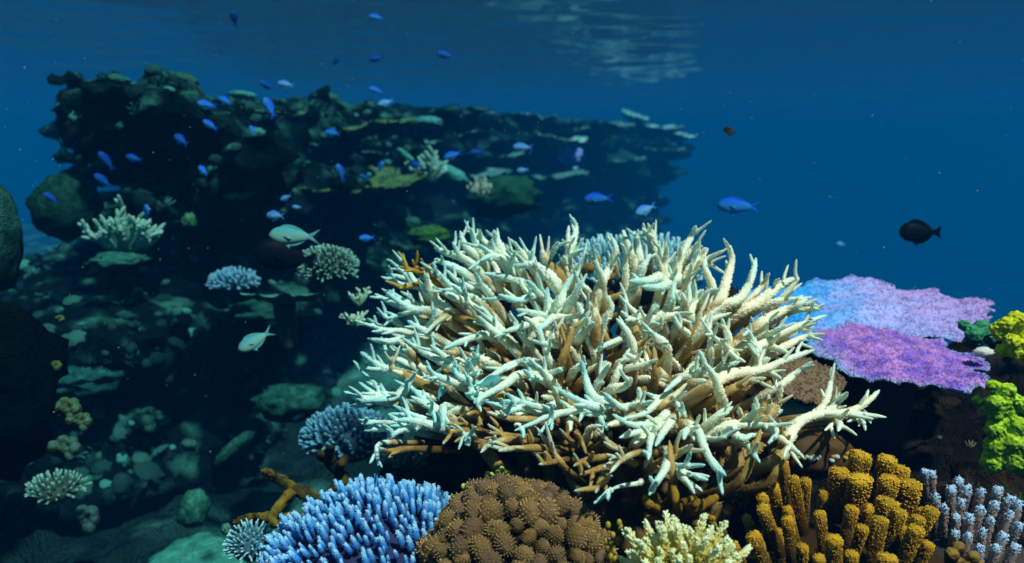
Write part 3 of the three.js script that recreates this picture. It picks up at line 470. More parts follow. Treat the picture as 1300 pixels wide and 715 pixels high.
// outline(a) is the plate's reach towards a, in metres; tilt leans it towards the eye and sideways
function table(o) {
  const c = at(o.x, o.y, o.d), g = thing(o.name ?? 'table_coral', o.label, 'coral', c, o.group), mb = new MB(), seg = 72, rows = 14, s = PX(o.d), R = rng(o.seed);
  const reach = (a) => s * (o.rx * o.rz / Math.hypot(o.rz * Math.cos(a), o.rx * Math.sin(a))) * (1 + 0.16 * N3(Math.cos(a) * 1.7 + o.seed, Math.sin(a) * 1.7, 1) + 0.07 * N3(Math.cos(a) * 6 + o.seed, Math.sin(a) * 6, 2) + 0.018 * N3(Math.cos(a) * 17, Math.sin(a) * 17, o.seed));
  const th = (o.thick ?? 7) * s, height = (x, z) => 0.10 * s * o.rx * fbm(x / (s * o.rx) * 1.4 + o.seed, 0, z / (s * o.rx) * 1.4, 3) + (o.dish ?? 0.12) * (x * x + z * z) / (s * o.rx);
  const ring = (k, top) => { const out = []; for (let j = 0; j < seg; j++) { const a = j / seg * 6.2832, q = k / rows, r = reach(a) * q, x = Math.cos(a) * r, z = Math.sin(a) * r, y = height(x, z) + (top ? 0 : -th * Math.pow(1 - q, 0.6) * 1.8 - th * 0.5 * (1 - q ** 6)); out.push(mb.v(V(x, y, z), top ? o.col(x / s, z / s, q) : mul(o.under ?? o.col(x / s, z / s, 0.5), 0.8))); } return out; };
  for (const top of [true, false]) {
    let prev = null; const mid = mb.v(V(0, top ? height(0, 0) : height(0, 0) - th * 2.3, 0), top ? o.col(0, 0, 0) : o.under ?? o.col(0, 0, 0));
    for (let k = 1; k <= rows; k++) { const now = ring(k, top); for (let j = 0; j < seg; j++) { const n = (j + 1) % seg; if (!prev) { top ? mb.t(mid, now[n], now[j]) : mb.t(mid, now[j], now[n]); } else if (top) { mb.t(prev[j], prev[n], now[n]); mb.t(prev[j], now[n], now[j]); } else { mb.t(prev[j], now[n], prev[n]); mb.t(prev[j], now[j], now[n]); } } prev = now; }
  }
  const q = new THREE.Quaternion().setFromEuler(new THREE.Euler(o.tiltX ?? 0, o.turn ?? 0, o.tiltZ ?? 0));
  part(g, 'plate', mb.geo(), M.coral, null, q);
  const st = new MB(); limb(st, [V(o.stalkX ?? 0, -(o.stalk ?? 0.25), -0.03), V((o.stalkX ?? 0) * 0.5, -(o.stalk ?? 0.25) * 0.5, -0.01), V(0, -th, 0)], (t) => s * o.rx * lerp(0.22, 0.3, t), 12, 8, () => mul(o.under ?? [0.04, 0.04, 0.03], 0.6), { blunt: 0.999, rough: 0.15, freq: 20 });
  part(g, 'stalk', st.geo(), M.coral);
  if (o.buds) {
    const im = new THREE.InstancedMesh(BUD, M.plain, o.buds), m = new THREE.Matrix4(), e = new THREE.Quaternion(), col = new THREE.Color(); im.castShadow = im.receiveShadow = true;
    for (let k = 0; k < o.buds; k++) {
      const a = R() * 6.2832, rim = R() < 0.14, u = rim ? 0.965 + 0.035 * R() : Math.sqrt(R()), r = reach(a) * u, x = Math.cos(a) * r, z = Math.sin(a) * r, sc = (o.bud ?? 3) * s * (0.6 + 0.8 * R());
      const up = V(Math.cos(a) * (rim ? 1 : 0.25 * u) + (R() - 0.5) * 0.6, 1, Math.sin(a) * (rim ? 1 : 0.25 * u) + (R() - 0.5) * 0.6).normalize(); e.setFromUnitVectors(UPV, up);
      const p = V(x, height(x, z), z); m.compose(p, e, V(sc, sc * (0.3 + 0.32 * R()), sc)); im.setMatrixAt(k, m);
      const cc = mul(o.col(x / s, z / s, u), (0.72 + 0.4 * R()) * (0.72 + 0.42 * sstep(-0.3, 0.4, N3(x / s * 0.09, z / s * 0.09, o.seed) + 0.5 * N3(x / s * 0.25, z / s * 0.25, o.seed)))); im.setColorAt(k, col.setRGB(...cc));
    }
    im.name = 'coral_buds'; im.quaternion.copy(q); im.userData.kind = 'stuff'; g.add(im);
  }
  return g;
}
const PINK = [0.54, 0.27, 0.68], MAUVE = [0.24, 0.14, 0.62], SKYB = [0.04, 0.42, 0.95], LILAC = [0.38, 0.46, 0.90];
table({ label: 'upper lilac and pale blue table coral behind the bleached branches on the right', x: 1085, y: 396, d: 1.50, rx: 156, rz: 140, seed: 4, stalk: 0.26, tiltX: 0.07, tiltZ: 0.03, thick: 5, buds: 9000, bud: 3.4, under: [0.05, 0.03, 0.06], dish: 0.02,
  col: (x, z, q) => mixc(mixc(SKYB, LILAC, sstep(-90, 40, x + z * 0.3 + 40 * N3(x * 0.02, z * 0.02, 1))), mixc(LILAC, PINK, 0.6), sstep(0, 150, x + 50 * N3(x * 0.03, z * 0.03, 3))) });
table({ label: 'lower magenta table coral below the lilac plate at the right', x: 1136, y: 447, d: 1.20, rx: 97, rz: 104, seed: 14, stalk: 0.24, tiltX: 0.12, tiltZ: -0.02, thick: 7, buds: 6500, bud: 3.8, under: [0.10, 0.07, 0.08], dish: -0.03,
  col: (x, z, q) => mixc(mixc(MAUVE, PINK, clamp(0.5 + 0.8 * N3(x * 0.03, z * 0.03, 5))), [0.22, 0.42, 0.72], clamp(sstep(0.93, 1.0, q) * 0.7 + sstep(-55, -95, x) * 0.6)) });
table({ name: 'encrusting_coral', label: 'brown bumpy coral shelf tucked under the magenta table coral', x: 1022, y: 486, d: 1.12, rx: 44, rz: 50, seed: 24, stalk: 0.14, tiltX: 0.35, thick: 6, buds: 700, bud: 4.5, under: [0.03, 0.02, 0.02], col: () => [0.20, 0.14, 0.08] });
{
  const g = thing('smooth_coral', 'pale teal smooth coral shelf under the brown bumpy coral', 'coral', at(998, 516, 1.14)); const s = PX(1.14);
  part(g, 'body', lump(4, 38 * s, 12 * s, 30 * s, (d) => 0.08 * N3(d.x * 2, d.y * 2, d.z * 2), () => [0.10, 0.34, 0.40], 3), M.soft);
}
// ---------------------------------------------------------------- lobed soft corals
function lobed(o) {
  const c = at(o.x, o.y, o.d), s = PX(o.d), g = thing(o.name ?? 'lobed_coral', o.label, 'coral', c), R = rng(o.seed), balls = [];
  for (const [x, y, r, dz] of o.lobes) balls.push([(x - o.x) * s, -(y - o.y) * s, (dz ?? (R() - 0.5) * 20) * s, r * s]);
  let lo = V(1e9, 1e9, 1e9), hi = V(-1e9, -1e9, -1e9); for (const [x, y, z, r] of balls) { lo.min(V(x - r * 1.6, y - r * 1.6, z - r * 1.6)); hi.max(V(x + r * 1.6, y + r * 1.6, z + r * 1.6)); }
  const kk = (o.k ?? 7) * s, dm = (o.dim ?? 1);
  const geo = meshField((x, y, z) => { let d = 1e9; for (const [bx, by, bz, r] of balls) d = smin(d, Math.hypot(x - bx, y - by, z - bz) - r, kk); return -(d + (o.rough ?? 1.2) * s * (N3(x / s * 0.16, y / s * 0.16, z / s * 0.16) + 0.12 * N3(x / s * 0.6, y / s * 0.6, z / s * 0.6))); }, lo, hi, o.n ?? 46,
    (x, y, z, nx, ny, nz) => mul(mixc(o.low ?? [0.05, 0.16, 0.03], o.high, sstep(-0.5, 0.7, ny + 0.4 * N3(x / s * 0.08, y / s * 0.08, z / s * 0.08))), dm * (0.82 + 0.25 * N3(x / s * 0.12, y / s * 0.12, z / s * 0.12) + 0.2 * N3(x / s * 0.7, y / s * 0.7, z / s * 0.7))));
  part(g, 'body', geo, M.soft); return g;
}
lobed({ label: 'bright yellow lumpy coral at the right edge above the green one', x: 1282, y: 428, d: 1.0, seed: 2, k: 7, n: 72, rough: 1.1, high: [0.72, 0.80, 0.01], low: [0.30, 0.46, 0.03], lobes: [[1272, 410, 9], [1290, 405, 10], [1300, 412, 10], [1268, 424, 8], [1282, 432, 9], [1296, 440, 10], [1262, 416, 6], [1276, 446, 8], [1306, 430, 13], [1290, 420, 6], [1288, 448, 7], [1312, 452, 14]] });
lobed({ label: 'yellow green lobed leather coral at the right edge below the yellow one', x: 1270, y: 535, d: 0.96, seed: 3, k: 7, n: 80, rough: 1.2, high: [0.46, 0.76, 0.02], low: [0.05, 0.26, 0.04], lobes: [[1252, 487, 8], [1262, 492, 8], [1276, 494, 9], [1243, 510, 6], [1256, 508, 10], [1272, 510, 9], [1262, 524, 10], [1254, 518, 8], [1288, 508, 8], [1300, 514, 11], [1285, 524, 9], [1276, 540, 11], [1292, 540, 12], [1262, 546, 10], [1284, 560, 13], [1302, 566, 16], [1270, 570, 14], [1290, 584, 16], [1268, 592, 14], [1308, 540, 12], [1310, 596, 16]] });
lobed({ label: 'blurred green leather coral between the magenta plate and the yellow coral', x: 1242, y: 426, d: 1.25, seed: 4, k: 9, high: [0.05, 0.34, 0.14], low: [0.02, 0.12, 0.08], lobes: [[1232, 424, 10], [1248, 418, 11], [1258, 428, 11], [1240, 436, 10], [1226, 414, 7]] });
{
  const s = PX(1.15), g = thing('coral_fragment', 'small white coral fragment by the right rim of the magenta plate', 'coral', at(1249, 447, 1.15));
  part(g, 'body', lump(3, 12 * s, 6 * s, 8 * s, (d) => 0.2 * N3(d.x * 2, d.y * 2, d.z * 2), () => [0.66, 0.68, 0.60], 2), M.coral);
}
lobed({ name: 'lobed_coral', label: 'small mustard lobed coral at the bottom right corner of the pillars', x: 1222, y: 706, d: 0.80, seed: 6, k: 3, high: [0.30, 0.19, 0.03], low: [0.06, 0.035, 0.005], lobes: [[1208, 704, 9], [1222, 700, 8], [1234, 706, 8], [1214, 716, 10], [1230, 718, 10], [1245, 722, 9]], rough: 0.6 });

// ---------------------------------------------------------------- free branching pieces traced by points: dead branches, small bushes
function branching(name, label, category, d, col, limbs, { nubN = 14, bumpy = 0.12, group, part: pn = 'branch', nubS = 0.35, blunt = 0.85, taper = 0.7, dz = 0.03 } = {}) {
  const [x0, y0] = [limbs[0][2], limbs[0][3]], g = thing(name, label, category, at(x0, y0, d), group), o = g.position.clone(), R = rng(Math.round(x0 * 7 + y0));
  for (const l of limbs) {
    const [r, z] = l, pts = []; for (let i = 2; i < l.length; i += 2) pts.push(at(l[i], l[i + 1], d + z + (i - 2) * dz * (R() - 0.5)).sub(o));
    const mb = new MB(), s = PX(d), fr = limb(mb, pts, (t) => r * s * lerp(1.1, taper, t) * (1 + 0.1 * Math.sin(t * 21 + r)), 10, 22, col, { blunt, rough: bumpy, freq: 0.35 / (r * s), seed: x0 });
    if (nubN) nubs(mb, fr, nubN, r * s * nubS, R, (t) => mul(col(t, 0, null), 1.1), 0.05, 0.95, 0.5);
    part(g, pn, mb.geo(), M.coral);
  }
  return g;
}
const OLIVE = (t, a, q) => { const n = q ? N3(q.x * 40, q.y * 40, q.z * 40) : 0; return mul(mixc([0.03, 0.035, 0.008], [0.24, 0.19, 0.02], sstep(-0.3, 0.8, n + 0.35 * t)), 0.8); };
branching('dead_branch', 'olive brown dead coral branch forking at the left of the blue mound', 'dead coral', 0.98, OLIVE, [[8, 0, 412, 640, 380, 624, 352, 608, 332, 598], [6.5, 0, 372, 622, 356, 642, 345, 656, 350, 668], [6.5, 0.01, 350, 664, 338, 657, 318, 658, 296, 664], [7, 0.02, 346, 662, 366, 658, 384, 654]], { nubN: 60, nubS: 0.3, bumpy: 0.24 });
branching('dead_branch', 'dark forked dead coral stub standing behind the blue mound', 'dead coral', 1.06, (t, a, q) => mul(OLIVE(t, a, q), 0.35), [[9, 0, 446, 628, 432, 604, 416, 584, 406, 578], [7, 0, 424, 592, 418, 578, 420, 568], [6, 0, 428, 598, 436, 586, 440, 580], [6, 0.01, 446, 612, 430, 616, 416, 624]], { nubN: 30, nubS: 0.18, bumpy: 0.16 });
const GOLDB = (t, a, q) => { const n = q ? N3(q.x * 50, q.y * 50, q.z * 50) : 0; return mul(mixc([0.12, 0.055, 0.006], [0.36, 0.22, 0.02], clamp(t + 0.4 * n)), 1); };
branching('stubby_coral', 'golden brown stubby branching coral between the cream bush and the bleached thicket', 'coral', 0.80, GOLDB, [[6.5, 0.02, 868, 672, 862, 650, 858, 632, 852, 604], [5.8, 0, 862, 660, 842, 650, 824, 640, 818, 630], [4.3, 0, 846, 658, 830, 660, 818, 652], [6.5, 0, 868, 656, 886, 644, 902, 636, 914, 628], [5.0, 0, 878, 656, 896, 660, 910, 668], [4.3, -0.01, 872, 646, 884, 640, 886, 634], [4.3, 0, 864, 640, 876, 634, 884, 632], [5.0, -0.01, 852, 662, 846, 672, 844, 682], [5.0, 0.01, 890, 652, 900, 658, 908, 658], [5.8, -0.01, 876, 660, 890, 672, 898, 684]], { nubN: 30, nubS: 0.3 });
{ // brown lump under the right arm, and small round bits around the mound
  const s = PX(0.98);
  const g = thing('sponge', 'brown rounded sponge with pale spotted rim under the right hand white branch', 'sponge', at(1030, 575, 0.98));
  part(g, 'body', lump(4, 50 * s, 32 * s, 32 * s, (d) => 0.14 * N3(d.x * 2 + 4, d.y * 2, d.z * 2) + 0.04 * N3(d.x * 9, d.y * 9, d.z * 9), (d) => mul([0.10, 0.058, 0.018], 0.8 + 0.4 * N3(d.x * 4, d.y * 4, d.z * 4)), 3), M.soft);
  const R = rng(9); for (let k = 0; k < 26; k++) { const a = R() * 6.28, h = 0.25 + 0.3 * R(); part(g, 'polyp', lump(2, 1, 0.8, 1, (d) => 0.12 * N3(d.x * 3 + k, d.y * 3, d.z * 3), () => k % 3 ? [0.40, 0.52, 0.46] : [0.42, 0.30, 0.03], k), M.soft, V(Math.cos(a) * 48 * s * Math.sqrt(1 - h * h * 0.5), (h - 0.2) * 26 * s, Math.abs(Math.sin(a)) * 33 * s), null, V(1, 1, 1).multiplyScalar((2.2 + 2.4 * R()) * s)); }
}
const beads = (label, x, y, d, spots, col, r) => { const s = PX(d), g = thing('bead_coral', label, 'coral', at(x, y, d)); for (const [px, py] of spots) part(g, 'bead', lump(3, r * s * 0.85, r * s * 1.3, r * s * 0.85, (q) => 0.1 * N3(q.x * 2 + px, q.y * 2, q.z * 2), (q) => mixc(mul(col, 0.45), col, sstep(-0.6, 0.6, q.y)), px), M.soft, at(px, py, d - 0.01 + ((px * 7 + py) % 5) * 0.003).sub(g.position)); };
beads('lime green bead coral sprig on top of the cauliflower coral', 636, 606, 0.86, [[619, 604], [624, 605], [632, 602], [637, 597], [641, 601], [646, 603], [633, 609], [638, 612], [643, 608], [628, 608]], [0.50, 0.58, 0.10], 4.2);
beads('single bright lime coral bud left of the cauliflower coral top', 592, 618, 0.86, [[588, 618], [594, 616], [592, 621]], [0.55, 0.66, 0.16], 3.2);
beads('dull yellow bead coral cluster right of the cauliflower coral', 776, 700, 0.76, [[770, 688], [776, 690], [772, 698], [779, 700], [775, 707], [768, 710], [781, 711], [772, 667], [788, 670], [786, 664], [778, 680]], [0.42, 0.36, 0.04], 4);

// ---------------------------------------------------------------- middle distance corals left of the thicket and on the far reef
const GREENISH = tipped([0.01, 0.04, 0.035], [0.05, 0.20, 0.15], [0.22, 0.56, 0.46]);  // teal, red-poor colour stands in for red lost in the water
const TEALF = [71, 72, 73].map((k) => fingerGeo(k, 0.20, 1.25, 7, 9, GREENISH, { nubN: 18, nubS: 0.4, blunt: 0.75, taper: 0.7, lean: 1 }));
const PALEB = [74, 75, 76].map((k) => fingerGeo(k, 0.24, 1.2, 7, 9, tipped([0.01, 0.05, 0.09], [0.04, 0.20, 0.32], [0.14, 0.46, 0.62]), { nubN: 18, nubS: 0.4, blunt: 0.75, taper: 0.7, lean: 1 }));
dome({ label: 'rounded pale blue fine fingered coral left of the thicket above the blue mound', x: 440, y: 556, d: 1.45, rx: 50, ry: 32, rz: 44, n: 298, low: -0.3, seed: 31, geos: PALEB, size: 9, piece: 'finger', baseCol: [0.03, 0.09, 0.14], upright: 0.25 });
dome({ label: 'domed coral with white tips behind the green fish', x: 416, y: 340, d: 1.7, rx: 32, ry: 22, rz: 28, n: 290, low: -0.4, seed: 32, geos: TEALF, size: 7, piece: 'finger', baseCol: [0.03, 0.08, 0.06], upright: 0.2 });
dome({ label: 'small pale blue coral clump left of the thin plate', x: 297, y: 360, d: 2.0, rx: 24, ry: 11, rz: 20, n: 150, low: -0.3, seed: 33, geos: PALEB, size: 8, piece: 'finger', baseCol: [0.05, 0.14, 0.2], upright: 0.3 });
// small bushes: limbs fan out from a foot
function bush(o) {
  const s = PX(o.d), g = thing(o.name ?? 'branching_coral', o.label, 'coral', at(o.x, o.y, o.d)), R = rng(o.seed);
  for (let k = 0; k < o.n; k++) {
    const a = lerp(-1, 1, (k + R()) / o.n) * (o.spread ?? 1.2), L = o.len * s * (0.6 + 0.5 * R()), z = (R() - 0.35) * 0.9, d = V(Math.sin(a), Math.cos(a) * 0.9 + 0.1, z).normalize(), d2 = d.clone().add(V(0, 0.5, 0)).normalize();
    const mb = new MB(), p = [V(0, 0, 0), d.clone().multiplyScalar(L * 0.45), d.clone().multiplyScalar(L * 0.6).addScaledVector(d2, L * 0.4)], r = o.r * s, fr = limb(mb, p, (t) => r * lerp(1.1, 0.6, t), 7, 12, o.col, { blunt: 0.85, rough: 0.1 });
    for (let j = 0; j < 4; j++) { const f = fr[4 + Math.floor(R() * 7)], b2 = R() * 6.28, dd = f.N.clone().multiplyScalar(Math.cos(b2)).addScaledVector(f.B, Math.sin(b2)).add(f.T).add(V(0, 0.3, 0)).normalize(), l2 = L * (0.18 + 0.2 * R()); limb(mb, [f.P.clone(), f.P.clone().addScaledVector(dd, l2 * 0.5), f.P.clone().addScaledVector(dd, l2)], (t) => r * lerp(0.75, 0.5, t), 6, 6, (t, aa, q) => o.col(0.5 + 0.5 * t, aa, q), { blunt: 0.8, rough: 0 }); }
    nubs(mb, fr, 16, r * 0.5, R, (t) => o.col(t, 0, null), 0.2, 0.95, 0.8);
    part(g, 'branch', mb.geo(), M.coral);
  }
  return g;
}
const BUSHC = tipped([0.015, 0.06, 0.045], [0.06, 0.24, 0.18], [0.20, 0.54, 0.44], 0.2, 1);  // little red here either, to imitate its loss over distance
bush({ label: 'pale green staghorn bush on the far reef at the left', x: 160, y: 322, d: 2.05, n: 30, len: 62, r: 4.2, seed: 51, spread: 1.35, col: BUSHC });
bush({ label: 'small green branching coral touching the upper left of the thicket', x: 456, y: 388, d: 1.5, n: 9, len: 24, r: 2.2, seed: 52, spread: 0.9, col: tipped([0.03, 0.10, 0.06], [0.18, 0.42, 0.26], [0.45, 0.8, 0.6]) });
bush({ label: 'second small green branching coral just below the first beside the thicket', x: 452, y: 414, d: 1.5, n: 9, len: 22, r: 2.0, seed: 53, spread: 1.2, col: tipped([0.03, 0.10, 0.06], [0.16, 0.38, 0.26], [0.45, 0.8, 0.6]) });
bush({ label: 'dim bushy coral growing below the left end of the thicket', x: 520, y: 596, d: 1.12, n: 16, len: 44, r: 3.4, seed: 54, spread: 1.3, col: tipped([0.01, 0.03, 0.03], [0.05, 0.14, 0.12], [0.16, 0.4, 0.36]) });
bush({ label: 'white green branching coral standing on the far green table coral', x: 545, y: 232, d: 3.4, n: 14, len: 40, r: 3.4, seed: 55, spread: 1.1, col: BUSHC });
bush({ label: 'faint green bush behind the white branching coral', x: 610, y: 250, d: 3.7, n: 14, len: 24, r: 2.4, seed: 56, spread: 1.2, col: tipped([0.03, 0.08, 0.05], [0.12, 0.26, 0.18], [0.3, 0.5, 0.4]) });
bush({ label: 'blue finger bush under the pale far table coral', x: 722, y: 208, d: 8.8, n: 16, len: 26, r: 3.6, seed: 57, spread: 1.3, col: tipped([0.03, 0.06, 0.2], [0.1, 0.22, 0.6], [0.25, 0.42, 0.95]) });
// tables and plates on the far reef
const plateC = (a0, b0, f = 0.05, a = [a0[0] * 0.32, a0[1] * 0.7, a0[2] * 0.76], b2 = [b0[0] * 0.36, b0[1] * 0.72, b0[2] * 0.78]) => (x, z) => mixc(a, b2, clamp(0.5 + 0.9 * N3(x * f, z * f, 4)));  // cuts red and dims the rest, painting in the water between
table({ label: 'olive green table coral jutting from the far reef', x: 440, y: 238, d: 2.9, rx: 95, rz: 90, seed: 61, thick: 5, tiltX: 0.10, tiltZ: 0.03, stalk: 0.3, buds: 1400, bud: 4, col: plateC([0.07, 0.13, 0.05], [0.20, 0.25, 0.09]), under: [0.02, 0.03, 0.02] });
table({ label: 'dull green table coral along the far reef crest', x: 405, y: 166, d: 3.2, rx: 110, rz: 90, seed: 62, thick: 6, tiltX: 0.05, stalk: 0.2, buds: 900, bud: 4, col: plateC([0.06, 0.14, 0.06], [0.18, 0.26, 0.10]), under: [0.015, 0.025, 0.02] });
table({ label: 'topmost dull table coral on the far reef crest', x: 345, y: 150, d: 3.0, rx: 60, rz: 60, seed: 63, thick: 5, tiltX: 0.06, stalk: 0.2, buds: 500, bud: 4, col: plateC([0.07, 0.16, 0.08], [0.16, 0.26, 0.12]), under: [0.015, 0.025, 0.02] });
table({ label: 'bright pale table coral in the middle of the far reef crest', x: 684, y: 176, d: 8.6, rx: 58, rz: 60, seed: 64, thick: 4, tiltX: 0.10, tiltZ: -0.14, stalk: 0.35, buds: 700, bud: 3, col: plateC([0.40, 0.72, 0.66], [0.62, 0.80, 0.70]), under: [0.03, 0.05, 0.06] });
table({ label: 'long pale table coral left part at the far right end of the reef', x: 812, y: 168, d: 13.5, rx: 56, rz: 60, seed: 65, thick: 3, tiltX: 0.04, tiltZ: -0.02, stalk: 0.3, buds: 400, bud: 3, col: plateC([0.36, 0.66, 0.62], [0.56, 0.74, 0.66]), under: [0.03, 0.05, 0.06] });
table({ label: 'pale round plate at the extreme right end of the far reef', x: 856, y: 172, d: 13.7, rx: 24, rz: 26, seed: 66, thick: 3, tiltX: 0.12, tiltZ: -0.16, stalk: 0.3, buds: 300, bud: 3, col: plateC([0.44, 0.74, 0.6], [0.6, 0.8, 0.66]), under: [0.03, 0.05, 0.06] });
table({ label: 'lower pale plate beneath the right end of the far reef crest', x: 818, y: 188, d: 13.4, rx: 36, rz: 40, seed: 67, thick: 3, tiltX: 0.06, stalk: 0.3, buds: 300, bud: 3, col: plateC([0.26, 0.5, 0.5], [0.4, 0.6, 0.56]), under: [0.03, 0.05, 0.06] });
table({ label: 'small pale plate sticking up above the right end of the far reef', x: 806, y: 148, d: 13.4, rx: 18, rz: 18, seed: 68, thick: 4, tiltX: 0.2, tiltZ: -0.3, stalk: 0.12, buds: 160, bud: 3, col: plateC([0.30, 0.6, 0.6], [0.42, 0.66, 0.6]), under: [0.03, 0.06, 0.07] });
const PLATES = [[478, 152, 5.2, 58, 'dim teal plate on the far crest right of the crest table corals'], [592, 160, 6.6, 46, 'dim teal plate on the far crest left of the bright pale table'], [626, 202, 7.0, 44, 'shadowy teal plate one step below the bright pale table'], [752, 162, 10.5, 52, 'faint long plate between the bright pale table and the right end of the crest'], [512, 186, 4.4, 46, 'dim plate hanging over the white branching coral'], [705, 226, 8.2, 40, 'faint low plate on the reef face under the blue finger bush'], [842, 192, 13.0, 26, 'faint short plate lowest at the right end of the crest']];
PLATES.push([372, 186, 3.0, 54, 'dim plate jutting from the far reef under the crest table corals'], [300, 170, 2.7, 40, 'dark plate ledge beneath the short coral stick'], [660, 152, 7.6, 50, 'faint crest plate just above the bright pale table'], [705, 168, 9.0, 46, 'faint teal plate right behind the bright pale table'], [560, 176, 5.4, 44, 'dim plate above the pale sloping slab'], [470, 196, 3.9, 36, 'dim plate above the olive table coral'], [780, 206, 11.5, 40, 'faint lowest plate near the right end of the reef face'], [600, 226, 5.6, 48, 'shadowy plate behind the faint green bush'], [250, 200, 2.5, 30, 'dark plate above the mottled green coral']);
PLATES.forEach(([x, y, d, r, label], k) => table({ label, x, y, d, rx: r, rz: r, seed: 80 + k * 3, thick: 3.5, tiltX: 0.04, tiltZ: (k % 3 - 1) * 0.04, stalk: 0.3, buds: 300, bud: 3, col: plateC([0.12, 0.26, 0.24], [0.24, 0.44, 0.36]), under: [0.01, 0.025, 0.025] }));
table({ name: 'plate_coral', label: 'thin pale plate coral seen edge on above the small green fish', x: 360, y: 379, d: 1.9, rx: 50, rz: 40, seed: 69, thick: 3, tiltX: -0.20, stalk: 0.12, buds: 260, bud: 2.6, dish: 0.10, col: plateC([0.14, 0.34, 0.30], [0.28, 0.5, 0.42]), under: [0.04, 0.12, 0.11] });
table({ name: 'ridged_coral', label: 'oval ridged coral plate above the grey fish at left', x: 305, y: 240, d: 2.2, rx: 21, rz: 24, seed: 70, thick: 6, tiltX: 0.32, stalk: 0.06, buds: 500, bud: 2.2, dish: -0.1, col: (x, z) => (Math.sin(x * 1.3 + 2 * N3(x * 0.1, z * 0.1, 3)) > 0 ? [0.16, 0.36, 0.26] : [0.04, 0.14, 0.10]), under: [0.02, 0.05, 0.04] });
// boulders, heads and logs on the far reef
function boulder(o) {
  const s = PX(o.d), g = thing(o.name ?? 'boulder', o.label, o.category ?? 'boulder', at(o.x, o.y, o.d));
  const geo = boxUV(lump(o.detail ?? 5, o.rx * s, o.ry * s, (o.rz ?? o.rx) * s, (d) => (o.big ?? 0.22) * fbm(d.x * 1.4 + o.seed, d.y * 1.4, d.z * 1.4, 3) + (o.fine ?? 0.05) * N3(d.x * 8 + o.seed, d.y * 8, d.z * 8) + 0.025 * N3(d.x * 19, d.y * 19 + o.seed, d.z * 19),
    (d) => mul(mixc([o.a[0] * (o.d > 1.5 ? 0.5 : 1), o.a[1], o.a[2]], [o.b[0] * (o.d > 1.5 ? 0.5 : 1), o.b[1], o.b[2]], clamp(0.35 + 0.55 * d.y + 0.9 * fbm(d.x * 3 + o.seed, d.y * 3, d.z * 3, 3))), 0.8 + 0.4 * N3(d.x * 14, d.y * 14, d.z * 14)), o.seed), 9);  // distant ones get less red, as if the water had absorbed it
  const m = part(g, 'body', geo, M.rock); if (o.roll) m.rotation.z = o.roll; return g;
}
const DK = [0.015, 0.022, 0.018], GR = [0.09, 0.16, 0.07], TE = [0.12, 0.26, 0.20];
boulder({ label: 'yellow green rounded boulder on top of the far reef at left', x: 228, y: 124, d: 2.45, rx: 28, ry: 32, seed: 1, a: [0.012, 0.05, 0.02], b: [0.143, 0.30, 0.07] });
boulder({ label: 'dark shaggy boulder at the top left corner of the far reef', x: 112, y: 156, d: 2.4, rx: 34, ry: 44, seed: 2, big: 0.35, fine: 0.12, a: DK, b: [0.03, 0.045, 0.03] });
boulder({ name: 'encrusted_rock', label: 'dark rock with pale crust left of the yellow green boulder', category: 'rock', x: 162, y: 126, d: 2.5, rx: 24, ry: 22, seed: 3, big: 0.4, fine: 0.12, a: [0.012, 0.05, 0.04], b: [0.132, 0.36, 0.26] });
boulder({ label: 'dim round boulder low at the left end of the far reef', x: 84, y: 262, d: 2.2, rx: 38, ry: 44, seed: 4, roll: -0.5, a: [0.008, 0.035, 0.03], b: [0.039, 0.13, 0.08] });
boulder({ name: 'round_coral', label: 'green grey round coral head right of the olive table coral', category: 'coral', x: 504, y: 276, d: 3.1, rx: 16, ry: 17, seed: 5, a: [0.016, 0.09, 0.07], b: [0.121, 0.34, 0.22] });
boulder({ name: 'round_coral', label: 'smaller coral head against the round grey green one', category: 'coral', x: 524, y: 284, d: 3.05, rx: 10, ry: 9, seed: 6, a: [0.016, 0.09, 0.07], b: [0.088, 0.28, 0.2] });
boulder({ name: 'round_coral', label: 'olive knobbly coral head just above the left top of the thicket', category: 'coral', x: 545, y: 300, d: 2.6, rx: 26, ry: 13, seed: 7, big: 0.4, a: [0.012, 0.06, 0.03], b: [0.132, 0.30, 0.06] });
boulder({ name: 'round_coral', label: 'small yellowish coral head beside the far staghorn bush', category: 'coral', x: 240, y: 281, d: 2.1, rx: 9, ry: 10, seed: 8, big: 0.4, a: [0.020, 0.10, 0.06], b: [0.187, 0.46, 0.20] });
boulder({ name: 'round_coral', label: 'pale bumpy coral head on the middle of the far crest', category: 'coral', x: 541, y: 156, d: 4.0, rx: 19, ry: 8, seed: 9, big: 0.4, fine: 0.15, a: [0.040, 0.24, 0.24], b: [0.198, 0.6, 0.56] });
boulder({ name: 'fallen_slab', label: 'pale sloping slab behind the white branching coral', category: 'rock', x: 566, y: 218, d: 3.6, rx: 30, ry: 10, rz: 14, seed: 10, roll: -0.42, a: [0.056, 0.32, 0.3], b: [0.231, 0.68, 0.58] });
boulder({ name: 'fallen_slab', label: 'thin pale diagonal branch fragment left of the sloping slab', category: 'rock', x: 518, y: 200, d: 3.55, rx: 18, ry: 4, rz: 5, seed: 11, roll: -0.75, a: [0.056, 0.32, 0.3], b: [0.220, 0.62, 0.5] });
boulder({ name: 'fallen_slab', label: 'short pale coral stick lying on the far crest', category: 'rock', x: 308, y: 120, d: 2.8, rx: 17, ry: 4.5, rz: 6, seed: 12, roll: -0.1, a: [0.056, 0.32, 0.26], b: [0.220, 0.6, 0.46] });
boulder({ name: 'round_coral', label: 'mottled green coral cluster under the far table corals', category: 'coral', x: 258, y: 222, d: 2.3, rx: 20, ry: 13, seed: 13, big: 0.5, fine: 0.16, a: [0.008, 0.05, 0.04], b: [0.110, 0.32, 0.2] });
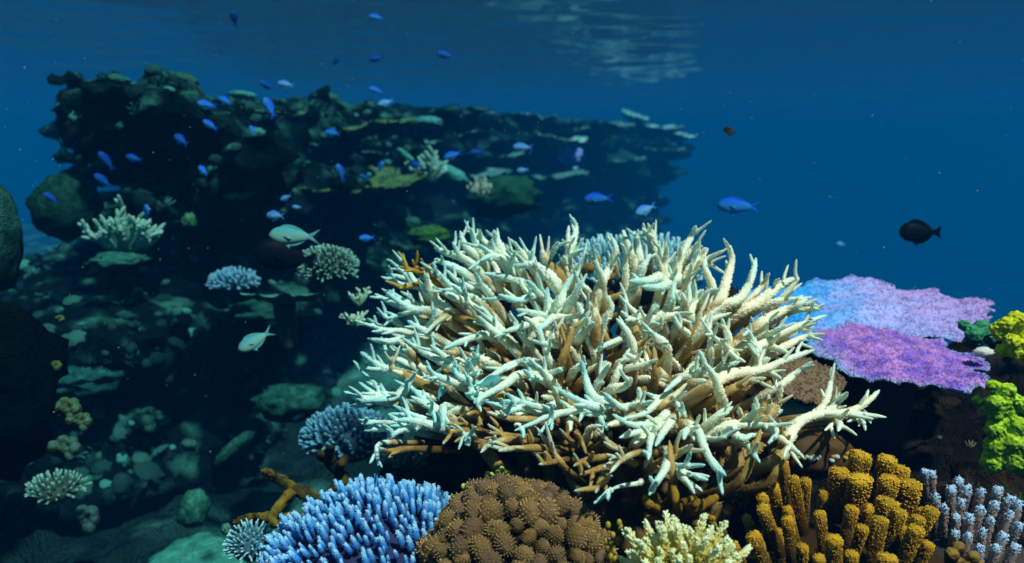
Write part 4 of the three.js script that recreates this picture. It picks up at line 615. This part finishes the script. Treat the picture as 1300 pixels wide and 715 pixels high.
boulder({ name: 'round_coral', label: 'speckled coral cluster below the mottled green one', category: 'coral', x: 264, y: 250, d: 2.25, rx: 15, ry: 15, seed: 14, big: 0.5, fine: 0.2, a: [0.008, 0.05, 0.04], b: [0.088, 0.3, 0.22] });
boulder({ name: 'round_coral', label: 'dim brown rounded coral head under the crest plates', category: 'coral', x: 345, y: 208, d: 2.7, rx: 36, ry: 22, seed: 15, big: 0.3, fine: 0.1, a: [0.008, 0.04, 0.03], b: [0.050, 0.12, 0.07] });
boulder({ name: 'round_coral', label: 'dim coral shelf below the far staghorn bush', category: 'coral', x: 150, y: 330, d: 2.0, rx: 34, ry: 9, seed: 16, big: 0.4, a: [0.012, 0.07, 0.06], b: [0.110, 0.34, 0.26] });
boulder({ label: 'faint green rock beyond the top of the thicket', x: 640, y: 250, d: 3.9, rx: 44, ry: 26, seed: 17, big: 0.4, a: [0.008, 0.04, 0.03], b: [0.044, 0.16, 0.09] });
boulder({ label: 'rock ledge hump below the pale far table coral', x: 760, y: 215, d: 12.0, rx: 60, ry: 26, seed: 18, big: 0.4, a: [0.008, 0.03, 0.03], b: [0.033, 0.11, 0.09] });
// near left edge
boulder({ label: 'mossy rounded boulder cut by the left edge of the view', x: -34, y: 300, d: 1.35, rx: 52, ry: 84, rz: 60, seed: 19, big: 0.12, a: [0.008, 0.06, 0.055], b: [0.04, 0.20, 0.15] });
boulder({ label: 'black shaded overhanging rock at the lower left edge', x: -40, y: 490, d: 1.2, rx: 102, ry: 122, rz: 90, seed: 20, big: 0.42, fine: 0.10, a: [0.001, 0.004, 0.004], b: [0.003, 0.009, 0.008] });  // near-black colour carries the shade of the overhang
const frill = (label, x, y, d, r, seed, high, dim = 1) => { const R = rng(seed), l = [[x, y, r * 0.55, -r * 0.1]]; for (let k = 0; k < 7; k++) { const a = k / 7 * 6.28; l.push([x + Math.cos(a) * r * 0.8, y + Math.sin(a) * r * 0.62, r * (0.34 + 0.16 * R()), r * 0.3 * Math.sin(k * 2)]); } lobed({ name: 'leaf_coral', label, x, y, d, seed, k: 2.4, n: 30, rough: 0.6, high: [high[0] * 0.26, high[1] * 0.62, high[2] * 1.2], low: mul(high, 0.12), lobes: l, dim: 0.6 }); };
frill('upper yellow green frilled coral on the side of the black rock', 84, 520, 1.25, 16, 1, [0.34, 0.42, 0.10]);
frill('middle yellow green frilled coral stepping down the black rock', 101, 536, 1.25, 13, 2, [0.32, 0.42, 0.12]);
frill('four lobed green frilled coral lowest on the black rock', 82, 570, 1.25, 17, 3, [0.24, 0.40, 0.14]);
frill('tiny yellow coral bud high on the black rock', 76, 405, 1.22, 5, 4, [0.36, 0.40, 0.04]);
frill('small yellow coral bud halfway down the black rock', 70, 465, 1.22, 7, 5, [0.34, 0.38, 0.04]);
frill('small dull green coral left of the frilled corals', 46, 528, 1.3, 8, 6, [0.10, 0.2, 0.1]);
frill('dim grey green coral under the small dull green one', 48, 552, 1.3, 9, 7, [0.10, 0.22, 0.14]);
frill('green lettuce coral at the foot of the left slope', 106, 660, 1.7, 18, 8, [0.16, 0.30, 0.14]);
dome({ label: 'speckled grey coral mound above the lettuce coral', x: 72, y: 622, d: 1.6, rx: 28, ry: 14, n: 90, low: -0.2, seed: 44, geos: TEALF, size: 8, piece: 'finger', baseCol: [0.03, 0.07, 0.05], upright: 0.2 });
frill('dark green leafy coral in the bottom left corner', 22, 654, 1.4, 26, 9, [0.03, 0.10, 0.06]);
// sea floor rocks and logs
boulder({ label: 'pale green upright rock on the sea floor left of the dead branch', x: 246, y: 646, d: 1.95, rx: 18, ry: 27, seed: 31, roll: -0.25, a: [0.024, 0.12, 0.08], b: [0.143, 0.42, 0.28] });
boulder({ name: 'fallen_slab', label: 'slanting grey slab leaning on the sea floor rocks', category: 'rock', x: 298, y: 568, d: 2.1, rx: 34, ry: 9, rz: 12, seed: 32, roll: 0.72, a: [0.020, 0.09, 0.08], b: [0.088, 0.26, 0.2] });
boulder({ name: 'fallen_slab', label: 'pale long slab lying beside the frilled corals', category: 'rock', x: 157, y: 560, d: 2.1, rx: 24, ry: 7, rz: 12, seed: 33, roll: 0.1, a: [0.040, 0.18, 0.18], b: [0.165, 0.44, 0.40] });
boulder({ name: 'fallen_slab', label: 'short slab right of the pale long one', category: 'rock', x: 196, y: 577, d: 2.1, rx: 22, ry: 5, rz: 9, seed: 34, roll: 0.6, a: [0.032, 0.14, 0.14], b: [0.132, 0.36, 0.34] });
boulder({ label: 'dim teal rock in the dark middle of the reef face', x: 218, y: 456, d: 2.15, rx: 16, ry: 18, seed: 35, big: 0.4, a: [0.008, 0.05, 0.05], b: [0.066, 0.24, 0.2] });
boulder({ label: 'dim upright block right of the dim teal rock', x: 252, y: 466, d: 2.2, rx: 15, ry: 32, seed: 36, big: 0.3, a: [0.008, 0.05, 0.05], b: [0.039, 0.14, 0.12] });
boulder({ label: 'bluish rock heap above the frilled corals', x: 110, y: 480, d: 1.9, rx: 42, ry: 20, seed: 37, big: 0.5, fine: 0.12, a: [0.008, 0.05, 0.06], b: [0.055, 0.22, 0.22] });
boulder({ label: 'broad dim rock left of the pale blue fingered coral', x: 370, y: 510, d: 1.82, rx: 42, ry: 22, seed: 38, big: 0.4, fine: 0.1, a: [0.008, 0.05, 0.04], b: [0.055, 0.2, 0.15] });
boulder({ label: 'low green mound painted as a lit sand patch near the bottom', x: 250, y: 716, d: 1.75, rx: 64, ry: 22, seed: 39, big: 0.25, a: [0.04, 0.24, 0.18], b: [0.18, 0.62, 0.48] });  // bright teal colour paints the light falling on the sand
boulder({ label: 'tiny pale rubble piece left of the dead branch', x: 287, y: 672, d: 1.2, rx: 6, ry: 8, seed: 40, a: [0.040, 0.2, 0.14], b: [0.165, 0.48, 0.34] });
boulder({ label: 'teal rock heap on the slope under the thin plate', x: 330, y: 396, d: 2.1, rx: 40, ry: 12, seed: 41, big: 0.5, fine: 0.14, a: [0.008, 0.05, 0.05], b: [0.050, 0.17, 0.13] });

// growth that nobody could count, over the reef wall and the floor
{
  const R = rng(99), tuft = new MB(); for (let k = 0; k < 9; k++) { const a = k * 2.4, r = 0.5 * Math.sqrt(k / 9); nub(tuft, V(Math.cos(a) * r, 0, Math.sin(a) * r), V(Math.cos(a) * r, 0.9, Math.sin(a) * r), 0.5 + 0.4 * R(), 0.13, [1, 1, 1], 4); }
  const tg = tuft.geo(); tg.deleteAttribute('color'); const lg = lump(2, 1, 0.7, 1, (d) => 0.3 * N3(d.x * 2, d.y * 2, d.z * 2), () => [1, 1, 1]); lg.deleteAttribute('color');
  const spots = [], m4 = new THREE.Matrix4(), e = new THREE.Quaternion();
  for (const nm of ['reef_wall', 'reef_wall_beyond', 'sea_floor']) { const g = scene.getObjectByName(nm).geometry, P = g.attributes.position, Nn = g.attributes.normal, want = nm === 'sea_floor' ? 4200 : nm === 'reef_wall' ? 9000 : 5200; for (let k = 0, n = 0; k < want * 12 && n < want; k++) { const i = Math.floor(R() * P.count), p = V(P.getX(i), P.getY(i), P.getZ(i)), nn = V(Nn.getX(i), Nn.getY(i), Nn.getZ(i)); if (p.z > -1.5 || p.length() > 15 || nn.y < -0.25 - R() * 0.2 || fbm(p.x * 2.2, p.y * 2.2 + 7, p.z * 2.2, 2) < -0.05 + R() * 0.2) continue; spots.push([p, nn]); n++; } }
  for (const [geo, nm, share] of [[tg, 'reef_turf', 0.55], [lg, 'reef_crust', 0.45]]) {
    const pick = spots.filter(() => R() < share), im = new THREE.InstancedMesh(geo, M.plain, pick.length), c = new THREE.Color();
    pick.forEach(([p, nn], k) => { const sc = lerp(0.008, 0.030, R() * R()) * (R() < 0.05 ? 1.5 : 1); e.setFromUnitVectors(UPV, nn.clone().lerp(UPV, 0.35).normalize()); m4.compose(p, e, V(sc, sc * (0.6 + 0.6 * R()), sc)); im.setMatrixAt(k, m4); const t = R(), cc = R() < 0.08 ? [0.03, 0.21, 0.19] : mixc([0.003, 0.02, 0.022], [0.02, 0.12, 0.10], t * t); im.setColorAt(k, c.setRGB(...cc)); });  // growth colours have red taken out to mimic underwater light
    im.castShadow = im.receiveShadow = true; setting(im, nm, 'stuff', nm === 'reef_turf' ? 'short branching growth covering the dim far reef and floor' : 'knobbly crust covering the dim far reef and floor');
  }
  // small growth in the dark gaps of the near reef base
  const g = scene.getObjectByName('reef_base').geometry, P = g.attributes.position, Nn = g.attributes.normal, pick = [];
  for (let k = 0; k < 60000 && pick.length < 2600; k++) { const i = Math.floor(R() * P.count), p = V(P.getX(i), P.getY(i), P.getZ(i)); if (p.y < 0.1 || p.z > -0.5) continue; pick.push([p, V(Nn.getX(i), Nn.getY(i), Nn.getZ(i))]); }
  const im = new THREE.InstancedMesh(tg, M.plain, pick.length), c = new THREE.Color();
  pick.forEach(([p, nn], k) => { const sc = lerp(0.004, 0.013, R()); e.setFromUnitVectors(UPV, nn); m4.compose(p, e, V(sc, sc, sc)); im.setMatrixAt(k, m4); const t = R(); im.setColorAt(k, c.setRGB(...mixc([0.012, 0.010, 0.008], t > 0.9 ? [0.2, 0.24, 0.16] : [0.075, 0.05, 0.022], t))); });
  im.castShadow = im.receiveShadow = true; setting(im, 'reef_base_growth', 'stuff', 'small dark growth on the reef rock under the near corals');
}

{ // drifting specks in the water
  const R = rng(123), im = new THREE.InstancedMesh(new THREE.IcosahedronGeometry(1, 0), M.plain, 260), m = new THREE.Matrix4(), c = new THREE.Color();
  for (let k = 0; k < 260; k++) { const d = lerp(0.6, 3.2, R()), sc = lerp(0.0003, 0.0009, R() * R()) * d; m.compose(at(lerp(-60, 1360, R()), lerp(-20, 640, R()), d), new THREE.Quaternion(), V(sc, sc * 1.4, sc)); im.setMatrixAt(k, m); im.setColorAt(k, c.setRGB(0.4, 0.5, 0.5)); }
  setting(im, 'drifting_specks', 'stuff', 'tiny pale specks drifting in the water');
}
// ---------------------------------------------------------------- fish
function fishGeo(kind) {
  const mb = new MB(), rings = 22, seg = 14, deep = kind === 'surgeon' ? 0.27 : kind === 'damsel' ? 0.26 : 0.205, wide = deep * 0.42;
  const top = (t) => deep * Math.pow(Math.sin(Math.PI * Math.pow(t, 0.72)), 0.75), bottom = (t) => deep * 0.92 * Math.pow(Math.sin(Math.PI * Math.pow(t, 0.78)), 0.8);
  const pal = { chromis: [[0.008, 0.09, 0.74], [0.02, 0.22, 0.64], [0.08, 0.36, 0.52]], dusk: [[0.006, 0.05, 0.42], [0.010, 0.10, 0.40], [0.025, 0.17, 0.32]], pale: [[0.03, 0.20, 0.70], [0.10, 0.38, 0.66], [0.22, 0.52, 0.62]], green: [[0.04, 0.30, 0.36], [0.14, 0.42, 0.34], [0.20, 0.50, 0.46]], surgeon: [[0.002, 0.004, 0.010], [0.003, 0.005, 0.009], [0.004, 0.006, 0.007]], damsel: [[0.008, 0.010, 0.012], [0.02, 0.018, 0.012], [0.06, 0.035, 0.01]] }[kind];
  const colAt = (y) => y > 0 ? mixc(pal[1], pal[0], sstep(0, deep * 0.8, y)) : mixc(pal[1], pal[2], sstep(0, deep * 0.8, -y));
  const body = 0.78, rows = [];
  for (let k = 0; k <= rings; k++) {
    const t = k / rings, x = 0.5 - t * body, ped = 0.036 * sstep(0.55, 1, t), row = [];
    const ht = top(t * 0.985 + 0.004) * (1 - 0.25 * t) + ped, hb = bottom(t * 0.985 + 0.004) * (1 - 0.25 * t) + ped, w = wide * Math.pow(Math.sin(Math.PI * Math.min(1, Math.pow(t, 0.6) * 0.97 + 0.015)), 0.8) + 0.008;
    for (let s = 0; s < seg; s++) { const a = s / seg * 6.2832, c = Math.cos(a), y = c > 0 ? c * ht : c * hb; row.push(mb.v(V(k === 0 ? 0.5 : x, y, Math.sin(a) * w), colAt(y))); }
    rows.push(row);
  }
  for (let k = 0; k < rings; k++) for (let s = 0; s < seg; s++) { const n = (s + 1) % seg; mb.t(rows[k][s], rows[k + 1][n], rows[k][n]); mb.t(rows[k][s], rows[k + 1][s], rows[k + 1][n]); }
  const capA = mb.v(V(0.505, 0, 0), pal[1]), capB = mb.v(V(0.5 - body, 0, 0), pal[1]); for (let s = 0; s < seg; s++) { const n = (s + 1) % seg; mb.t(capA, rows[0][s], rows[0][n]); mb.t(capB, rows[rings][n], rows[rings][s]); }
  // fins: thin wedges joined to the body
  const fin = (pts, th, col) => { const f = pts.map(([x, y]) => mb.v(V(x, y, th), col)), g = pts.map(([x, y]) => mb.v(V(x, y, -th), col)); for (let i = 1; i < pts.length - 1; i++) { mb.t(f[0], f[i], f[i + 1]); mb.t(g[0], g[i + 1], g[i]); } for (let i = 0; i < pts.length; i++) { const n = (i + 1) % pts.length; mb.t(f[i], g[i], f[n]); mb.t(f[n], g[i], g[n]); } };
  const fc = mixc(pal[0], pal[1], 0.3), tb = 0.5 - body;
  if (kind === 'surgeon' || kind === 'damsel') fin([[tb + 0.03, 0], [tb + 0.02, 0.04], [tb - 0.16, 0.15], [tb - 0.13, 0], [tb - 0.16, -0.15], [tb + 0.02, -0.04]], 0.006, fc);
  else { fin([[tb + 0.04, 0.0], [tb + 0.03, 0.035], [tb - 0.10, 0.10], [tb - 0.23, 0.17], [tb - 0.12, 0.05], [tb - 0.07, 0.0]], 0.005, fc); fin([[tb + 0.04, 0.0], [tb - 0.07, 0.0], [tb - 0.12, -0.05], [tb - 0.23, -0.15], [tb - 0.10, -0.09], [tb + 0.03, -0.035]], 0.005, fc); }
  const dh = kind === 'surgeon' ? 0.085 : 0.06;
  for (const sg of [1, -1]) { const p = [], q = []; for (let k = 0; k <= 8; k++) { const t = lerp(sg > 0 ? 0.28 : 0.45, 0.93, k / 8), h = (sg > 0 ? top(t) : bottom(t)) * (1 - 0.25 * t); p.push([0.5 - t * body, sg * (h * 0.9)]); q.push([0.5 - t * body - 0.02, sg * (h + dh * Math.pow(Math.sin(Math.PI * clamp(k / 8 * 0.9 + 0.06)), 0.6))]); } for (let k = 0; k < 8; k++) fin([p[k], q[k], q[k + 1], p[k + 1]], 0.004, fc); }
  fin([[0.22, -0.02], [0.12, -0.07], [0.06, -0.06], [0.10, -0.02]], wide * 1.12, mul(pal[1], 0.85));
  fin([[0.20, -deep * 0.82], [0.10, -deep * 1.25], [0.08, -deep * 0.85]], 0.012, fc);
  return mb.geo();
}
const FISH = {}; for (const k of ['chromis', 'dusk', 'pale', 'green', 'surgeon', 'damsel']) FISH[k] = fishGeo(k);
const EYE = new THREE.SphereGeometry(0.024, 10, 8);
// x, y, d; length in pixels; heading in the picture (0 = nose to the right, 180 = nose to the left, 90 = nose up); turn towards or away from the eye
function fish(kind, x, y, d, len, head, yaw, label, group) {
  const g = thing(kind === 'surgeon' ? 'surgeonfish' : kind === 'damsel' ? 'damselfish' : 'chromis_fish', label, 'fish', at(x, y, d), group), L = len * PX(d) / Math.max(0.45, Math.cos(THREE.MathUtils.degToRad(yaw)));
  const h = THREE.MathUtils.degToRad(head), flip = Math.cos(h) < 0, q = CAMQ.clone().multiply(new THREE.Quaternion().setFromAxisAngle(V(0, 0, 1), flip ? h - Math.PI : h)).multiply(new THREE.Quaternion().setFromAxisAngle(V(0, 1, 0), (flip ? Math.PI : 0) + THREE.MathUtils.degToRad(yaw)));
  g.quaternion.copy(q); g.scale.setScalar(L);
  part(g, 'body', FISH[kind], M.fish); for (const s of [1, -1]) part(g, 'eye', EYE, M.eye, V(0.395, 0.035, s * (kind === 'surgeon' || kind === 'damsel' ? 0.062 : 0.046)));
  return g;
}
const SCH = 'small blue fish schooling in front of the far reef';
const f = (x, y, d, len, head, label) => fish(/dark|dull|dim/.test(label) ? 'dusk' : /pale|grey|faint/.test(label) ? 'pale' : 'chromis', x, y, d, len, head + ((x * 5 + y * 3) % 13) - 6, ((x * 13 + y * 7) % 64) - 32, label, SCH);
f(363, 107, 2.0, 22, 172, 'brightest pale blue fish above the short coral stick on the crest'); f(340, 109, 2.3, 18, 150, 'dim blue fish beside the brightest pale one'); f(263, 133, 2.0, 21, 168, 'blue fish right of the yellow green boulder'); f(286, 128, 2.0, 22, 150, 'slanting blue fish under the short coral stick');
f(342, 137, 1.9, 30, 122, 'long steeply tilted blue fish right of the crest stick'); f(267, 159, 2.0, 21, 148, 'tilted blue fish below the yellow green boulder'); f(230, 178, 1.9, 25, 145, 'grey blue fish hanging over the dark middle of the left reef'); f(320, 165, 2.1, 14, 130, 'small tilted blue fish under the crest plates');
f(170, 201, 2.0, 21, 160, 'dull blue fish left of the grey blue one'); f(135, 205, 2.0, 26, 125, 'steep dull blue fish at the left of the reef'); f(131, 230, 2.0, 25, 140, 'dull blue fish just below the steep one'); f(65, 252, 1.9, 21, 145, 'leftmost dull blue fish by the low round boulder'); f(258, 217, 1.9, 19, 140, 'bright blue fish against the mottled green coral');
f(305, 204, 2.2, 12, 170, 'faint tiny blue fish above the ridged plate'); f(186, 269, 1.9, 18, 80, 'vertical blue fish among the tips of the far staghorn bush'); f(363, 251, 1.8, 17, 200, 'grey fish above the pair near the green fish'); f(377, 263, 1.8, 13, 172, 'small bright blue fish right of the pale oval one'); f(350, 274, 1.7, 27, 170, 'pale oval blue fish above the big green fish');
f(422, 169, 2.3, 22, 172, 'blue fish in front of the crest table coral'); f(432, 219, 2.2, 22, 105, 'vertical blue fish over the olive table coral'); f(483, 212, 2.2, 16, 60, 'small blue fish tilted up over the right of the olive table'); f(463, 225, 2.3, 14, 165, 'dim blue fish resting over the olive table coral'); f(211, 112, 2.3, 17, 160, 'dim blue fish in front of the yellow green boulder');
f(528, 209, 2.5, 22, 165, 'dark blue fish over the pale sloping slab'); f(575, 197, 2.3, 25, 195, 'bright blue fish right of the sloping slab'); f(606, 193, 2.6, 20, 185, 'duller blue fish following the bright one'); f(664, 187, 2.4, 26, 176, 'deep blue fish under the bright pale table coral'); f(664, 216, 2.8, 16, 190, 'pale fish low under the bright pale table coral'); f(731, 213, 3.0, 9, 200, 'tiny pale fish beside the blue finger bush');
f(478, 115, 2.2, 20, 165, 'blue fish in open water above the far crest'); f(490, 130, 2.3, 20, 200, 'paler blue fish just below another in open water'); f(428, 75, 2.2, 16, 215, 'dark fish in open water high above the crest'); f(478, 74, 2.2, 21, 178, 'blue fish level with a dark one high in open water'); f(566, 70, 2.3, 24, 165, 'dark oval fish right of centre high in open water'); f(478, 22, 2.3, 20, 165, 'topmost blue fish just under the water surface'); f(297, 24, 2.3, 18, 88, 'dark upright fish near the water surface at left');
f(760, 253, 1.7, 36, 178, 'blue backed fish above the middle of the thicket'); f(820, 266, 1.7, 30, 200, 'pale blue fish right of the blue backed one above the thicket'); f(938, 262, 1.5, 50, 178, 'large blue backed fish in open water above the right of the thicket'); f(466, 302, 1.8, 20, 178, 'blue fish alone left of the thicket top'); f(1068, 310, 3.0, 14, 180, 'faint distant fish above the lilac table coral');
fish('green', 620, 486, 0.93, 34, 20, 10, 'blue green fish sheltering between the lower left white branches'); fish('green', 560, 499, 0.98, 20, 60, 20, 'teal fish peeping between branches at the lower left of the thicket');
fish('green', 374, 300, 1.35, 62, 178, 8, 'big pale green fish swimming left in front of a black fish'); fish('green', 325, 432, 1.35, 48, 212, 10, 'pale green fish diving left below the thin plate coral');
fish('surgeon', 364, 326, 1.5, 78, 170, 15, 'black deep bodied fish half hidden behind the big green fish'); fish('surgeon', 1170, 295, 1.7, 54, 180, -6, 'dark deep bodied fish alone in open water at the right'); fish('damsel', 930, 371, 1.22, 26, 190, 48, 'round brown damselfish hiding behind the upright white branches');
fish('damsel', 926, 168, 1.5, 16, 80, 55, 'tiny dark fish in open water above the right of the thicket');

renderer.render(scene, camera);
